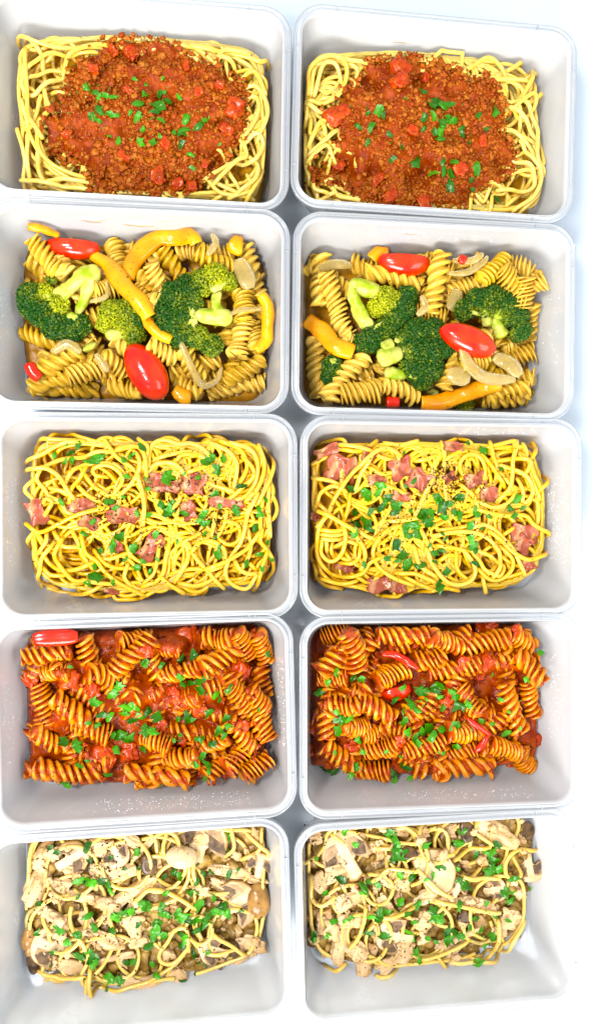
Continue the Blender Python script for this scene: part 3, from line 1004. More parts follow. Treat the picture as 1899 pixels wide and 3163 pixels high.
def strand_mesh(b, pts2, r, ends=True, sides=8, idn=0, zmax=44, clampz=24):
    """2d path -> tube verts resting on the pile"""
    pts2 = clampin(b, pts2, clampz, r + 0.2)
    pts2 = np.stack([smooth1(pts2[:, 0], 1), smooth1(pts2[:, 1], 1)], 1)
    z = lay_path(b, pts2, r)
    n = len(z)
    if ends:
        k = np.arange(n); d = np.minimum(k, n - 1 - k) * 1.5
        z = z - 3.2 * np.clip(1 - d / 7.0, 0, 1) ** 2
    z = np.clip(z, 3.5 + r, zmax)
    p3 = np.c_[pts2, z]
    V, F = sweep(p3, circ(r, sides))
    st = []
    for q in np.linspace(-0.8, 0.8, 5):
        st.append(np.c_[pts2, z + r * math.sqrt(1 - q * q)])
    tg = np.gradient(pts2, axis=0); tg /= np.linalg.norm(tg, axis=1)[:, None] + 1e-9
    nr = np.stack([-tg[:, 1], tg[:, 0]], 1)
    for q, s in zip(np.linspace(-0.8, 0.8, 5), st):
        s[:, :2] += nr * q * r
        stampv(b, s, idn)
    return V, F

def random_strand(b, sd, length, r0=9.0):
    ok = np.argwhere(sd > 4)
    i, j = ok[rng.integers(len(ok))]
    p = np.array([GX[i, j], GY[i, j]]) + b.c
    a = rng.random() * 6.28
    k = rng.choice((-1, 1)) / rng.uniform(10, 26)
    pts = [p]
    for s in range(int(length / 1.8)):
        if rng.random() < 0.03:
            k = rng.choice((-1, 1)) / rng.uniform(8, 26)
        q = p + 9 * np.array([math.cos(a), math.sin(a)])
        ii, jj = cells(b, q)
        if sd[ii, jj] < 3:
            tc = math.atan2(b.c[1] - p[1], b.c[0] - p[0])
            dd = (tc - a + math.pi) % (2 * math.pi) - math.pi
            a += math.copysign(1.8 / r0, dd)
        else:
            a += k * 1.8
        p = p + 1.8 * np.array([math.cos(a), math.sin(a)])
        pts.append(p)
    return np.array(pts)

def join(parts):
    V, F, n = [], [], 0
    for v, f in parts:
        V.append(v)
        F += [[q + n for q in x] for x in (f.tolist() if hasattr(f, 'tolist') else f)]
        n += len(v)
    return np.vstack(V), F

def slab(b, name, mat, z0, bumps=1.5, edge=4.0, sc=0.12, label=None, cat=None):
    """lumpy bed of food that fills the bottom of the box"""
    P = grid_xy(b)
    sd = np.minimum(b.sd, wallsdf(b, P, 14) - 0.6)
    h = 3.0 + (z0 - 3.0) * np.clip(sd / edge, 0, 1) ** 0.5
    h = h + np.clip(sd / 6, 0, 1) * bumps * fbm(np.dstack([P * sc, np.full(P.shape[:2], (ord(b.key[0]) * 7 + ord(b.key[1]) * 3) % 50 + 0.5)]), 3)
    h = np.maximum(h, 2.9)
    mask = sd > 0
    return heightfield(b, name, mat, h, mask, label, cat)

def heightfield(b, name, mat, h, mask, label=None, cat=None, attr=None):
    P = grid_xy(b)
    idx = -np.ones(mask.shape, int)
    q = mask[:-1, :-1] & mask[1:, :-1] & mask[1:, 1:] & mask[:-1, 1:]
    use = np.zeros(mask.shape, bool)
    use[:-1, :-1] |= q; use[1:, :-1] |= q; use[1:, 1:] |= q; use[:-1, 1:] |= q
    idx[use] = np.arange(use.sum())
    V = np.c_[P[use], h[use]]
    ii, jj = np.nonzero(q)
    F = np.stack([idx[ii, jj], idx[ii + 1, jj], idx[ii + 1, jj + 1], idx[ii, jj + 1]], 1).tolist()
    o = wobj(name, V, F, mat)
    up = use & (h > b.H)
    b.H[up] = h[up]; b.ID[up] = 0
    if label: tag(o, label, cat, kind='stuff')
    return o

def crumbs(b, n, mask_w, rmin, rmax, sub, name, mat, label, cat, sink=0.35, flat=0.8, parent=None, big=0.12, lift=True):
    """many small lumps scattered on a surface, joined"""
    w = (mask_w / mask_w.sum()).reshape(-1)
    pick = rng.choice(len(w), n, p=w)
    P = grid_xy(b).reshape(-1, 2)[pick] + rng.uniform(-0.5, 0.5, (n, 2)) * CELL
    v0, f0 = ICO[sub]
    VV, FF, TT = [], [], []
    for k in range(n):
        r = rmin + (rmax - rmin) * rng.random() ** 2.2
        if rng.random() < big: r = rmax * rng.uniform(0.9, 1.4)
        sc = r * np.array([rng.uniform(.75, 1.35), rng.uniform(.75, 1.35), rng.uniform(.6, 1.0) * flat])
        a = rng.random() * 6.28
        nz = 1 + 0.75 * fbm(v0 * 1.5 + rng.random(3) * 40, 2)
        v = v0 * nz[:, None] * sc
        c, s = math.cos(a), math.sin(a)
        v = np.c_[v[:, 0] * c - v[:, 1] * s, v[:, 0] * s + v[:, 1] * c, v[:, 2]]
        i, j = cells(b, P[k])
        z = b.H[i, j] + sc[2] * (1 - 2 * sink)
        v = v + np.array([P[k, 0], P[k, 1], z])
        VV.append(v); FF.append(f0 + k * len(v0)); TT += [rng.random()] * len(v0)
    V = np.vstack(VV)
    o = wobj(name, V, np.vstack(FF), mat, attr={'tone': TT})
    if lift:
        stampv(b, V, 0)
    return tag(o, label, cat, kind='stuff')

# parsley leaf fragments
def leaf_mesh(seed):
    r = random.Random(seed)
    n = r.choice((8, 10, 12, 14))
    lob = r.choice((0.04, 0.12, 0.2))
    out = []
    asp = r.uniform(0.45, 0.85)
    for k in range(n):
        a = 2 * math.pi * k / n + r.uniform(-0.2, 0.2)
        rr = 0.5 * (1 + r.uniform(-0.3, 0.26) + (lob if k % 2 else -lob))
        out.append((rr * math.cos(a), rr * math.sin(a) * asp))
    V, F = [], []
    bend = r.uniform(-1.3, 1.4); curl = r.uniform(-0.8, 0.9)
    zf = lambda x, y: bend * y * y + curl * x * x + 0.12 * abs(y) * r.choice((1, 1, -1))
    top = [(0, 0, 0.0)] + [(x * .55, y * .55, zf(x * .55, y * .55)) for x, y in out] + [(x, y, zf(x, y)) for x, y in out]
    m = len(top)
    V = top + [(x, y, z - 0.06) for x, y, z in top]
    for k in range(n):
        kn = (k + 1) % n
        F.append([0, 1 + k, 1 + kn]); F.append([1 + k, 1 + n + k, 1 + n + kn, 1 + kn])
        F.append([m, m + 1 + kn, m + 1 + k]); F.append([m + 1 + k, m + 1 + kn, m + 1 + n + kn, m + 1 + n + k])
        F.append([1 + n + k, m + 1 + n + k, m + 1 + n + kn, 1 + n + kn])
    return np.array(V), F
LEAF = [leaf_mesh(k) for k in range(14)]
LEAFM = [mesh_data('parsley_flake', v * S, f, M['parsley'], False) for v, f in LEAF]

ALLP = []
for k, s in PARS.items():
    for x, y, sz in NUM(s):
        ALLP.append((sz * mmper(B[k]), k, x, y))
ALLP.sort(reverse=True)
BIGP = set((k, x, y) for _, k, x, y in ALLP[:296])
PNAME = {'1': 'meat sauce', '3': 'spaghetti', '4': 'tomato fusilli', '5': 'chicken and mushrooms'}

def parsley(b, extra=40):
    small, pl = [], []
    for x, y, sz in NUM(PARS[b.key]):
        mm = sz * mmper(b) * 1.1
        p = note(b, x, y, 26)
        i, j = cells(b, p); p = note(b, x, y, b.H[i, j])
        p = clampin(b, p, 25, 2.0)[0]
        k = random.randrange(len(LEAF)); V0, F0 = LEAF[k]
        i, j = cells(b, p)
        # lie on the local slope, a little ruffled
        e = 2
        gx = (b.H[min(NX - 1, i + e), j] - b.H[max(0, i - e), j]) / (2 * e * CELL); gy = (b.H[i, min(NY - 1, j + e)] - b.H[i, max(0, j - e)]) / (2 * e * CELL)
        lim = 0.5
        nrm = Vector((-max(-lim, min(lim, gx)) + random.uniform(-.25, .25), -max(-lim, min(lim, gy)) + random.uniform(-.25, .25), 1)).normalized()
        Rm = nrm.to_track_quat('Z', 'Y').to_matrix() @ Matrix.Rotation(random.uniform(0, 6.28), 3, 'Z')
        V = (V0 * mm) @ np.array(Rm).T + np.array([p[0], p[1], 0])
        dz = dropz(b, V, 70) + 0.15
        V[:, 2] += dz
        if (b.key, x, y) in BIGP:
            o = link('parsley_flake', LEAFM[k])
            o.location = (p[0] * S, p[1] * S, dz * S)
            o.rotation_euler = Rm.to_euler()
            o.scale = (mm,) * 3
            o['_xy'] = (float(p[0]), float(p[1])); pl.append(o)
            o['_look'] = 'broad' if mm > 7 else 'medium' if mm > 5.6 else 'small'
            idn = newid(b, None)
        else:
            small.append((V, F0)); idn = 0
        stampv(b, V, idn)
    wording(b, pl, 'green parsley flake,', MARK[b.key], f"parsley flakes in the {b.name}", 'parsley', 4)
    src = NUM(PARS[b.key])
    for q in range(extra):                   # dust of tiny cut bits around the flakes
        x, y, _ = random.choice(src)
        p = note(b, x + random.gauss(0, 45), y + random.gauss(0, 40), 26)
        p = clampin(b, p, 25, 3.0)[0]
        i, j = cells(b, p)
        if b.sd[i, j] < 1: continue
        V0, F0 = random.choice(LEAF)
        mm = random.uniform(0.9, 2.0)
        Rm = np.array(Matrix.Rotation(random.uniform(-.5, .5), 3, 'X') @ Matrix.Rotation(random.uniform(0, 6.28), 3, 'Z'))
        small.append(((V0 * mm * np.array([1, .7, 1])) @ Rm.T + np.array([p[0], p[1], b.H[i, j] + 0.25]), F0))
    V, F = join(small)
    tag(wobj('parsley_bits', V, F, M['parsley'], smooth=False), f"tiny cut parsley bits sprinkled over the {b.name}", 'parsley', kind='stuff')

def specks(b, clusters, n_bg):
    v0 = np.array([(1, 0, 0), (-1, 0, 0), (0, 1, 0), (0, -1, 0), (0, 0, 1), (0, 0, -1)], float)
    f0 = np.array([(0, 2, 4), (2, 1, 4), (1, 3, 4), (3, 0, 4), (2, 0, 5), (1, 2, 5), (3, 1, 5), (0, 3, 5)])
    parts = []
    pos = []
    for x, y, s, n in clusters:
        for _ in range(int(n * 1.4)): pos.append((x + random.gauss(0, s), y + random.gauss(0, s * .8)))
    ok = np.argwhere(b.sd > 3)
    for _ in range(n_bg): pos.append(tuple(ok[random.randrange(len(ok))]) + (1,))
    for q in pos:
        if len(q) == 3: p = np.array([GX[q[0], q[1]], GY[q[0], q[1]]]) + b.c
        else: p = note(b, q[0], q[1], 28)
        p = clampin(b, p, 25, 2.5)[0]
        i, j = cells(b, p)
        r = random.uniform(0.3, 0.68) * (1.5 if random.random() < 0.1 else 1)
        v = v0 * r * np.array([random.uniform(.7, 1.4), random.uniform(.6, 1.2), 0.7])
        a = random.uniform(0, 6.28); c, s = math.cos(a), math.sin(a)
        v = np.c_[v[:, 0] * c - v[:, 1] * s, v[:, 0] * s + v[:, 1] * c, v[:, 2]] + np.array([p[0], p[1], b.H[i, j] + 0.15])
        parts.append((v, f0))
    V, F = join(parts)
    tag(wobj('ground_pepper', V, F, M['pepper_speck'], smooth=False), f"ground black pepper specks over the {b.name}", 'pepper', kind='stuff')

def chunk(b, name, mat, x, y, lx, ly, ang, thick, sub=3, pct=55, box=0.6, nz=0.22, fib=0.0, z=27, octv=3):
    """irregular lump given in crop pixels (length, width), laid on the pile"""
    k = mmper(b)
    L, W = lx * k / 2, ly * k / 2
    v0, f0 = ICO[sub]
    q = np.sign(v0) * np.abs(v0) ** box
    q /= np.maximum(1, np.abs(q).max(1))[:, None]
    off = rng.random(3) * 50
    n1 = 1 + nz * fbm(v0 * (1.4 if not fib else 1.25) + off, 3 if not fib else 2)
    v = q * np.array([L, W, thick / 2]) * n1[:, None]
    if fib:
        v[:, 2] += fib * fbm(np.c_[v[:, 0] * 0.15, v[:, 1] * 0.7, v[:, 2] * 0.3] + off, 2)
        v[:, 0] += 1.2 * fib * vnoise(np.c_[v[:, 1] * 0.8, v[:, 2] * 0.5, v[:, 1] * 0] + off) * (np.abs(v0[:, 0]) ** 2)
    v[:, 2] += 0.03 * v[:, 0] * rng.uniform(-2, 2)
    p = note(b, x, y, z); i, j = cells(b, p); p = note(b, x, y, b.H[i, j] + thick / 2)
    p = clampin(b, p, 24, min(L, W) * 0.8)[0]
    a = -math.radians(ang); c, s = math.cos(a), math.sin(a)
    V = np.c_[v[:, 0] * c - v[:, 1] * s + p[0], v[:, 0] * s + v[:, 1] * c + p[1], v[:, 2]]
    V[:, :2] = clampin(b, V[:, :2], 26, 0.3)
    dz = dropz(b, V, pct)
    V[:, 2] += dz
    o = wobj(name, V, f0, mat)
    idn = newid(b, o, 6)
    stampv(b, V, idn)
    o['_xy'] = (float(p[0]), float(p[1]))
    return o

def ribbon(b, name, mat, pts, width, thick, taper=0.6, lift=0.0, arch=0.5, sm=12, parent=None, zc=27, bridge=5, ragged=0.0):
    """strip of pepper or onion along a crop-pixel path"""
    k = mmper(b)
    P = np.array([note(b, x, y, zc) for x, y in pts])
    P = catmull(P, 1.5)
    w = width * k / 2
    P = clampin(b, P, 26, min(w, 3.5))
    z = lay_path(b, P, thick / 2, bridge=bridge, sm=sm, sink=0.2, width=w * 0.6) + lift
    n = len(P)
    s = np.linspace(0, 1, n)
    sc = 1 - (1 - taper) * np.abs(2 * s - 1) ** 3
    sc = sc * (1 + ragged * fbm(np.c_[s * 6, s * 0 + rng.random() * 30, s * 0], 2))
    sec = []
    m = 7
    for q in range(m):
        u = -1 + 2 * q / (m - 1)
        sec.append((u * w, thick / 2 * (1 - 0.35 * u ** 4) - arch * u * u * thick))
    for q in range(m)[::-1]:
        u = -1 + 2 * q / (m - 1)
        sec.append((u * w * 0.97, -thick / 2 * (1 - 0.35 * u ** 4) - arch * u * u * thick))
    V, F = sweep(np.c_[P, z], np.array(sec), sc)
    npan = len(F)
    V = V + 0.15 * np.stack([vnoise(V * 0.35 + q * 9) for q in range(3)], 1)
    edge = M['pepper_flesh'] if name == 'pepper_strip' and mat == M['pepper'] else None
    o = wobj(name, V, F, [mat, edge] if edge else mat, parent)
    if edge:
        o.data.polygons.foreach_set('material_index', [1 if (q >= npan - 2 or q % (2 * m) in (m - 1, 2 * m - 1)) else 0 for q in range(npan)])
    idn = newid(b, None)
    stampv(b, V, idn)
    o['_xy'] = (float(P[n // 2, 0]), float(P[n // 2, 1]))
    return o

def tomato(b, x, y, lx, ly, ang, label, cut=None, thick=None, pct=45, dip=0.0):
    """grape tomato, whole or halved; cut = share of the width kept"""
    k = mmper(b)
    L, W = lx * k / 2, ly * k / 2
    T = thick / 2 if thick else W * 0.9
    v, f = ICO[4]
    v = v.copy()
    v = v * (1 + 0.025 * fbm(v * 1.2 + x, 2))[:, None]
    v[:, 1] *= 1 + 0.06 * v[:, 0]
    p = note(b, x, y, 30); i, j = cells(b, p); p = note(b, x, y, b.H[i, j] + T)
    p = clampin(b, p, 28, W)[0]
    a = -math.radians(ang); c, s = math.cos(a), math.sin(a)
    def tf(q):
        q = q * np.array([L, W, T])
        return np.c_[q[:, 0] * c - q[:, 1] * s + p[0], q[:, 0] * s + q[:, 1] * c + p[1], q[:, 2]]
    if cut is None:
        V = tf(v)
        dz = dropz(b, V, pct) - dip
        V[:, 2] += dz
        e = empty('tomato', (p[0], p[1], V[:, 2].min()))
        wobj('skin', V, f, M['tomato'], e)
        scar = ICO[2][0] * np.array([0.05, 0.09, 0.09]) + np.array([1.0, 0, 0.0])
        sv = tf(scar); sv[:, 2] += dz
        wobj('stem_scar', sv, ICO[2][1], M['onion'], e)
    else:
        v2 = v.copy(); v2[:, 1] = np.minimum(v2[:, 1], cut)
        # tilt so that the cut shows along the upper edge
        V = tf(v2)
        dz = dropz(b, V, pct) - dip
        V[:, 2] += dz
        e = empty('tomato_half', (p[0], p[1], V[:, 2].min()))
        wobj('skin', V, f, M['tomato'], e)
        rr = math.sqrt(max(0.05, 1 - cut * cut)) * 0.97
        ring = np.array([(math.cos(q) * rr, cut + 0.02, math.sin(q) * rr) for q in np.linspace(0, 2 * math.pi, 28, endpoint=False)])
        inn = ring * np.array([.7, 1, .7]) - np.array([0, .06, 0])
        cv = tf(np.vstack([ring, inn, [[0, cut - .1, 0]]])); cv[:, 2] += dz
        F = [[q, (q + 1) % 28, 28 + (q + 1) % 28, 28 + q] for q in range(28)] + [[28 + q, 28 + (q + 1) % 28, 56] for q in range(28)]
        wobj('cut_face', cv, F, M['tomato_flesh'], e)
    tag(e, label, 'tomato')
    stampv(b, V, newid(b, None))
    return e

def broccoli(b, lumps, stems, label, base_pct=70, lift=0.0, z=32):
    """lumps: x, y, radius (crop px), tone 0 dark..1 yellow; stems: lists of x, y, radius"""
    k = mmper(b)
    L = []
    fp = []
    for x, y, r, tn in lumps:
        p = clampin(b, note(b, x, y, z), 30, r * k * 0.7)[0]
        L.append((p[0], p[1], r * k, tn)); i, j = cells(b, p); fp.append(b.H[i, j])
    base = np.percentile(fp, base_pct) + lift
    base = min(base, 37)
    cen = np.array([(x, y, base + r * 0.42) for x, y, r, t in L]); rad = np.array([r for *_, r, t in L])
    sx = np.mean([q[0] for s in stems for q in s]); sy = np.mean([q[1] for s in stems for q in s])
    sp = note(b, sx, sy, z)
    parts, tone = [], []
    v0, f0 = ICO[1]
    for n, (x, y, r, tn) in enumerate(L):
        v, f = ICO[3]
        core = v * (r * 0.86) * np.array([1, 1, .8]) + cen[n]
        parts.append((core, f)); tone += [min(1, tn * 0.7)] * len(v)
        N = int(4 * math.pi * r * r / 1.55)
        for q in range(N):
            zz = 1 - (q + 0.5) / N * 1.45
            if zz < -0.75: continue
            ph = q * 2.399963
            d = np.array([math.sqrt(max(0, 1 - zz * zz)) * math.cos(ph), math.sqrt(max(0, 1 - zz * zz)) * math.sin(ph), zz])
            d = d + rng.normal(0, 0.06, 3); d /= np.linalg.norm(d)
            lump = 1 + 0.16 * vnoise((d * 2.6 + n * 7)[None])[0] + 0.05 * rng.normal()
            c = cen[n] + d * r * lump * np.array([1, 1, 0.82])
            if any(np.linalg.norm((c - cen[m]) / np.array([1, 1, .82])) < rad[m] * 0.86 for m in range(len(L)) if m != n): continue
            br = rng.uniform(0.55, 0.95)
            vv = v0 * br * (1 + 0.25 * rng.normal(size=(len(v0), 1))) + c
            parts.append((vv, f0))
            # the side next to the stalk is paler
            ds = (sp - c[:2]); ds = ds / (np.linalg.norm(ds) + 1e-6)
            t = tn + 0.30 * max(0, d[0] * ds[0] + d[1] * ds[1]) * (0.4 + tn) + 0.13 * rng.normal() - 0.06 + 0.18 * vnoise((c * 0.22)[None])[0]
            tone += [float(np.clip(t, 0, 1))] * len(v0)
    V, F = join(parts)
    e = empty('broccoli_floret', (L[0][0], L[0][1], max(3.5, V[:, 2].min())))
    wobj('crown', V, F, M['broccoli'], e, attr={'tone': tone}, smooth=False)
    ends = [st[-1] for st in stems]
    extra = []
    for x, y, r, tn in lumps:
        en = min(ends, key=lambda g: (g[0] - x) ** 2 + (g[1] - y) ** 2)
        if (en[0] - x) ** 2 + (en[1] - y) ** 2 < (2.6 * r) ** 2 and (en[0] - x) ** 2 + (en[1] - y) ** 2 > 60:
            extra.append([(en[0], en[1], r * .30), ((en[0] + x) / 2, (en[1] + y) / 2, r * .24), (x, y, r * .2)])
    for st in list(stems) + extra:
        q = np.array([[*note(b, x, y, z), r * k] for x, y, r in st], float)
        q[:, :2] = clampin(b, q[:, :2], 28, 2)
        path = catmull(q, 1.2)
        zz = np.full(len(path), base + 6.5) - np.linspace(0.0, 2.5, len(path))
        P3 = np.c_[path[:, :2], zz]
        m = 12
        V2 = []
        tg = np.gradient(P3, axis=0); tg /= np.linalg.norm(tg, axis=1)[:, None] + 1e-9
        sd_ = np.cross(tg, [0, 0, 1.0]); sd_ /= np.linalg.norm(sd_, axis=1)[:, None] + 1e-9
        for a in np.arange(m) / m * 2 * math.pi:
            rr = path[:, 2] * (1 + 0.12 * math.sin(3 * a + x)) * (1 - np.abs(np.linspace(-1, 1, len(path))) ** 7 * 0.75)
            V2.append(P3 + sd_ * (np.cos(a) * rr)[:, None] + np.array([0, 0, 1.0]) * (np.sin(a) * np.minimum(rr * 0.8, 5))[:, None])
        V2 = np.stack(V2, 1).reshape(-1, 3)
        V2 += 0.75 * np.stack([fbm(V2 * 0.28 + c * 5, 3) for c in range(3)], 1)
        n = len(P3); ii = np.arange(n - 1)[:, None] * m; jj = np.arange(m)[None, :]; jn = (jj + 1) % m
        F2 = np.stack([ii + jj, ii + jn, ii + m + jn, ii + m + jj], -1).reshape(-1, 4).tolist()
        F2.append(list(range(m))[::-1]); F2.append(list(range((n - 1) * m, n * m)))
        wobj('stalk', V2, F2, M['stalk'], e)
        stampv(b, V2, newid(b, None))
    stampv(b, V, newid(b, None))
    tag(e, label, 'broccoli')
    return e

def mushroom(b, x, y, size, ang, label=None, stem=True, aspect=0.62, thick=3.0, dark=False, pct=60, tilt=0.25):
    """slice of mushroom: cap outline with stem, gills as a part of their own"""
    k = mmper(b); s = size * k * 1.18
    out = []
    for a in np.linspace(math.pi, 0, 15):
        out.append((0.5 * math.cos(a), aspect * 0.85 * math.sin(a) ** 0.9))
    if stem:
        out += [(0.46, -0.10), (0.34, -0.12), (0.20, -0.02), (0.13, -0.10), (0.13, -0.30), (0.15, -0.42), (0.0, -0.46), (-0.15, -0.42), (-0.13, -0.30), (-0.13, -0.10), (-0.20, -0.02), (-0.34, -0.12), (-0.46, -0.10)]
    else:
        out += [(0.47, -0.12), (0.3, -0.2), (0, -0.24), (-0.3, -0.2), (-0.47, -0.12)]
    out = np.array(out) * s
    out += 0.02 * s * np.c_[vnoise(np.c_[out * 0.3, out[:, :1] * 0 + x]), vnoise(np.c_[out * 0.3, out[:, :1] * 0 + y])]
    n = len(out); cen = np.array([0, 0.15 * s])
    ins = cen + (out - cen) * 0.93
    ins2 = cen + (out - cen) * 0.55
    h = thick / 2
    V = np.vstack([np.c_[out, np.full(n, -h)], np.c_[out, np.full(n, h * 0.55)], np.c_[ins, np.full(n, h)], np.c_[ins2, np.full(n, h)], [[cen[0], cen[1], h]], [[cen[0], cen[1], -h]]])
    F, mi = [], []
    for q in range(n):
        qn = (q + 1) % n
        F.append([q, n + q, n + qn, qn]); mi.append(1)
        F.append([n + q, 2 * n + q, 2 * n + qn, n + qn]); mi.append(1)
        F.append([2 * n + q, 3 * n + q, 3 * n + qn, 2 * n + qn]); mi.append(0)
        F.append([3 * n + q, 4 * n, 3 * n + qn]); mi.append(0)
        F.append([q, qn, 4 * n + 1]); mi.append(0)
    g = []
    for sg in (-1, 1):
        a = np.array([(sg * 0.45, -0.07), (sg * 0.42, 0.12), (sg * 0.30, 0.26), (sg * 0.14, 0.27), (sg * 0.12, 0.02), (sg * 0.20, 0.0), (sg * 0.34, -0.09)]) * s
        g.append(a)
    p = note(b, x, y, 28); i, j = cells(b, p); p = note(b, x, y, b.H[i, j] + 1)
    p = clampin(b, p, 26, s * 0.42)[0]
    Rm = np.array(Matrix.Rotation(-math.radians(ang), 3, 'Z') @ Matrix.Rotation(random.uniform(-tilt, tilt), 3, 'X') @ Matrix.Rotation(random.uniform(-tilt, tilt), 3, 'Y'))
    V[:, 2] += 0.02 * V[:, 0] ** 2 / 4
    W = V @ Rm.T + np.array([p[0], p[1], 0])
    W[:, :2] = clampin(b, W[:, :2], 26, 0.3)
    dz = dropz(b, W, pct); W[:, 2] += dz
    e = empty('mushroom_slice', (p[0], p[1], W[:, 2].min()))
    fl = wobj('flesh', W, F, [M['mushdark'] if dark else M['mushroom'], M['mushdark'] if dark else M['mushskin']], e)
    fl.data.polygons.foreach_set('material_index', mi)
    GL = []
    if stem and not dark:
        for a in g:
            m = len(a)
            ac = a.mean(0); halo = ac + (a - ac) * 1.28; halo[:, 0] = np.where(np.abs(halo[:, 0]) < 0.1 * s, np.sign(a[:, 0]) * 0.1 * s, halo[:, 0])
            GL.append(halo)
            a = ac + (a - ac) * 0.94
            a = a + 0.03 * s * rng.normal(size=a.shape)
            vv = np.vstack([np.c_[a, 0.02 * a[:, 0] ** 2 / 4 + h + 0.16], np.c_[a, 0.02 * a[:, 0] ** 2 / 4 + h - 0.3]]) @ Rm.T + np.array([p[0], p[1], dz])
            ff = [list(range(m)), list(range(m, 2 * m))[::-1]] + [[q, m + q, m + (q + 1) % m, (q + 1) % m] for q in range(m)]
            n0 = len(vv)
            hv = np.vstack([np.c_[halo, 0.02 * halo[:, 0] ** 2 / 4 + h + 0.09], np.c_[halo, 0.02 * halo[:, 0] ** 2 / 4 + h - 0.3]]) @ Rm.T + np.array([p[0], p[1], dz])
            g_ = wobj('gills', np.vstack([vv, hv]), ff + [[q + n0 for q in x] for x in ff], [M['gill'], M['gill_pale']], e, smooth=False)
            g_.data.polygons.foreach_set('material_index', [0] * len(ff) + [1] * len(ff))
    stampv(b, W, newid(b, None))
    e['_xy'] = (float(p[0]), float(p[1]))
    e['category'] = 'mushroom'
    if label: e['label'] = label
    return e

def cap(b, x, y, lx, ly, ang, mat, label, name='button_mushroom'):
    o = chunk(b, name, mat, x, y, lx, ly, ang, min(lx, ly) * mmper(b) * 0.7, 3, 50, 1.0, 0.08)
    return tag(o, label, 'mushroom')

def bacon(b, x, y, lx, ly, ang):
    k = mmper(b); L, W = lx * k, ly * k
    nu, nv = 12, 8
    ph = rng.random(4) * 6
    p = note(b, x, y, 28); i, j = cells(b, p); p = note(b, x, y, b.H[i, j] + 1)
    p = clampin(b, p, 25, min(L, W) * 0.45)[0]
    a = -math.radians(ang); c, s = math.cos(a), math.sin(a)
    T = []
    for u in np.linspace(-.5, .5, nu):
        for v in np.linspace(-.5, .5, nv):
            xx = u * L * (1 + .12 * math.sin(v * 9 + ph[0])); yy = v * W * (1 + .16 * math.sin(u * 8 + ph[1]))
            zz = 0.9 * math.sin(u * 6 + ph[2]) + 0.7 * math.sin(v * 5 + ph[3]) + 0.5 * math.sin(u * 13 + v * 7 + ph[0])
            T.append((xx, yy, zz))
    T = np.array(T)
    n = nu * nv
    T[:, :2] = T[:, :2] @ np.array([[c, s], [-s, c]]) + p
    T[:, :2] = clampin(b, T[:, :2], 26, 0.4)
    V = np.vstack([T, T - np.array([0, 0, 1.5])])
    F = []
    for q in range(nu - 1):
        for r in range(nv - 1):
            o = q * nv + r
            F.append([o, o + nv, o + nv + 1, o + 1]); F.append([n + o, n + o + 1, n + o + nv + 1, n + o + nv])
    bd = [q * nv for q in range(nu)] + [(nu - 1) * nv + r for r in range(1, nv)] + [q * nv + nv - 1 for q in range(nu - 2, -1, -1)] + [r for r in range(nv - 2, 0, -1)]
    for q in range(len(bd)):
        a_, b_ = bd[q], bd[(q + 1) % len(bd)]
        F.append([a_, n + a_, n + b_, b_][::-1])
    dz = dropz(b, V, 62); V[:, 2] += dz
    ob = wobj('bacon_piece', V, F, M['bacon'])
    stampv(b, V, newid(b, ob, 4))
    ob['_xy'] = (float(p[0]), float(p[1]))
    ob['category'] = 'bacon'
    return ob

MARK = {
 'L1': [('sauce top', 640, 260), ('sauce right end', 1120, 560), ('sauce left end', 300, 600), ('sauce bottom edge', 700, 880), ('middle parsley', 700, 540), ('right parsley', 890, 620), ('left parsley', 480, 560)],
 'R1': [('sauce top', 520, 300), ('sauce right end', 960, 560), ('sauce left end', 210, 560), ('sauce bottom edge', 600, 920), ('big parsley heap', 690, 560), ('lower parsley', 710, 800), ('left parsley', 380, 540)],
 'L3': [('top edge', 600, 150), ('left edge', 150, 450), ('bottom edge', 500, 850), ('right edge', 1300, 500), ('pasta middle', 700, 470), ('upper left corner', 190, 180), ('upper right corner', 1250, 200), ('lower right corner', 1230, 780), ('lower left corner', 240, 780)],
 'R3': [('top edge', 600, 140), ('left edge', 110, 450), ('bottom edge', 500, 800), ('right edge', 1140, 500), ('pasta middle', 600, 480), ('upper left corner', 150, 160), ('upper right corner', 1080, 200), ('lower right corner', 950, 760), ('lower left corner', 140, 740)],
 'L5': [('black mushroom', 148, 765), ('round cream cap', 875, 260), ('tan cap', 1250, 470), ('spaghetti loop', 840, 660), ('upper left slice', 345, 225), ('box middle', 600, 480), ('bottom edge', 600, 850)],
 'R5': [('upper left slice', 250, 205), ('right wall slice', 1095, 265), ('grey low slice', 480, 580), ('glossy grey mushroom', 760, 370), ('bottom edge', 560, 760), ('top edge', 600, 70)],
 'L2': [('whole tomato', 708, 835), ('tomato half', 345, 215), ('big pepper arc', 780, 200), ('left broccoli', 250, 520), ('small broccoli', 600, 600), ('right broccoli', 900, 560), ('right pepper strip', 1290, 600)],
 'R2': [('whole tomato', 806, 615), ('tomato half', 522, 245), ('left broccoli', 440, 480), ('round broccoli', 610, 680), ('right broccoli', 930, 480), ('wavy pepper', 160, 580), ('bottom pepper strip', 760, 870)],
 'L4': [('red pepper', 270, 140), ('parsley heap', 640, 500), ('right parsley', 1060, 430), ('lower parsley', 990, 750), ('left parsley', 330, 650)],
 'R4': [('red chilli strip', 500, 230), ('tomato half', 480, 380), ('dark parsley heap', 640, 570), ('left parsley', 220, 510), ('lower parsley', 500, 750), ('right tomato lump', 1110, 610)]}

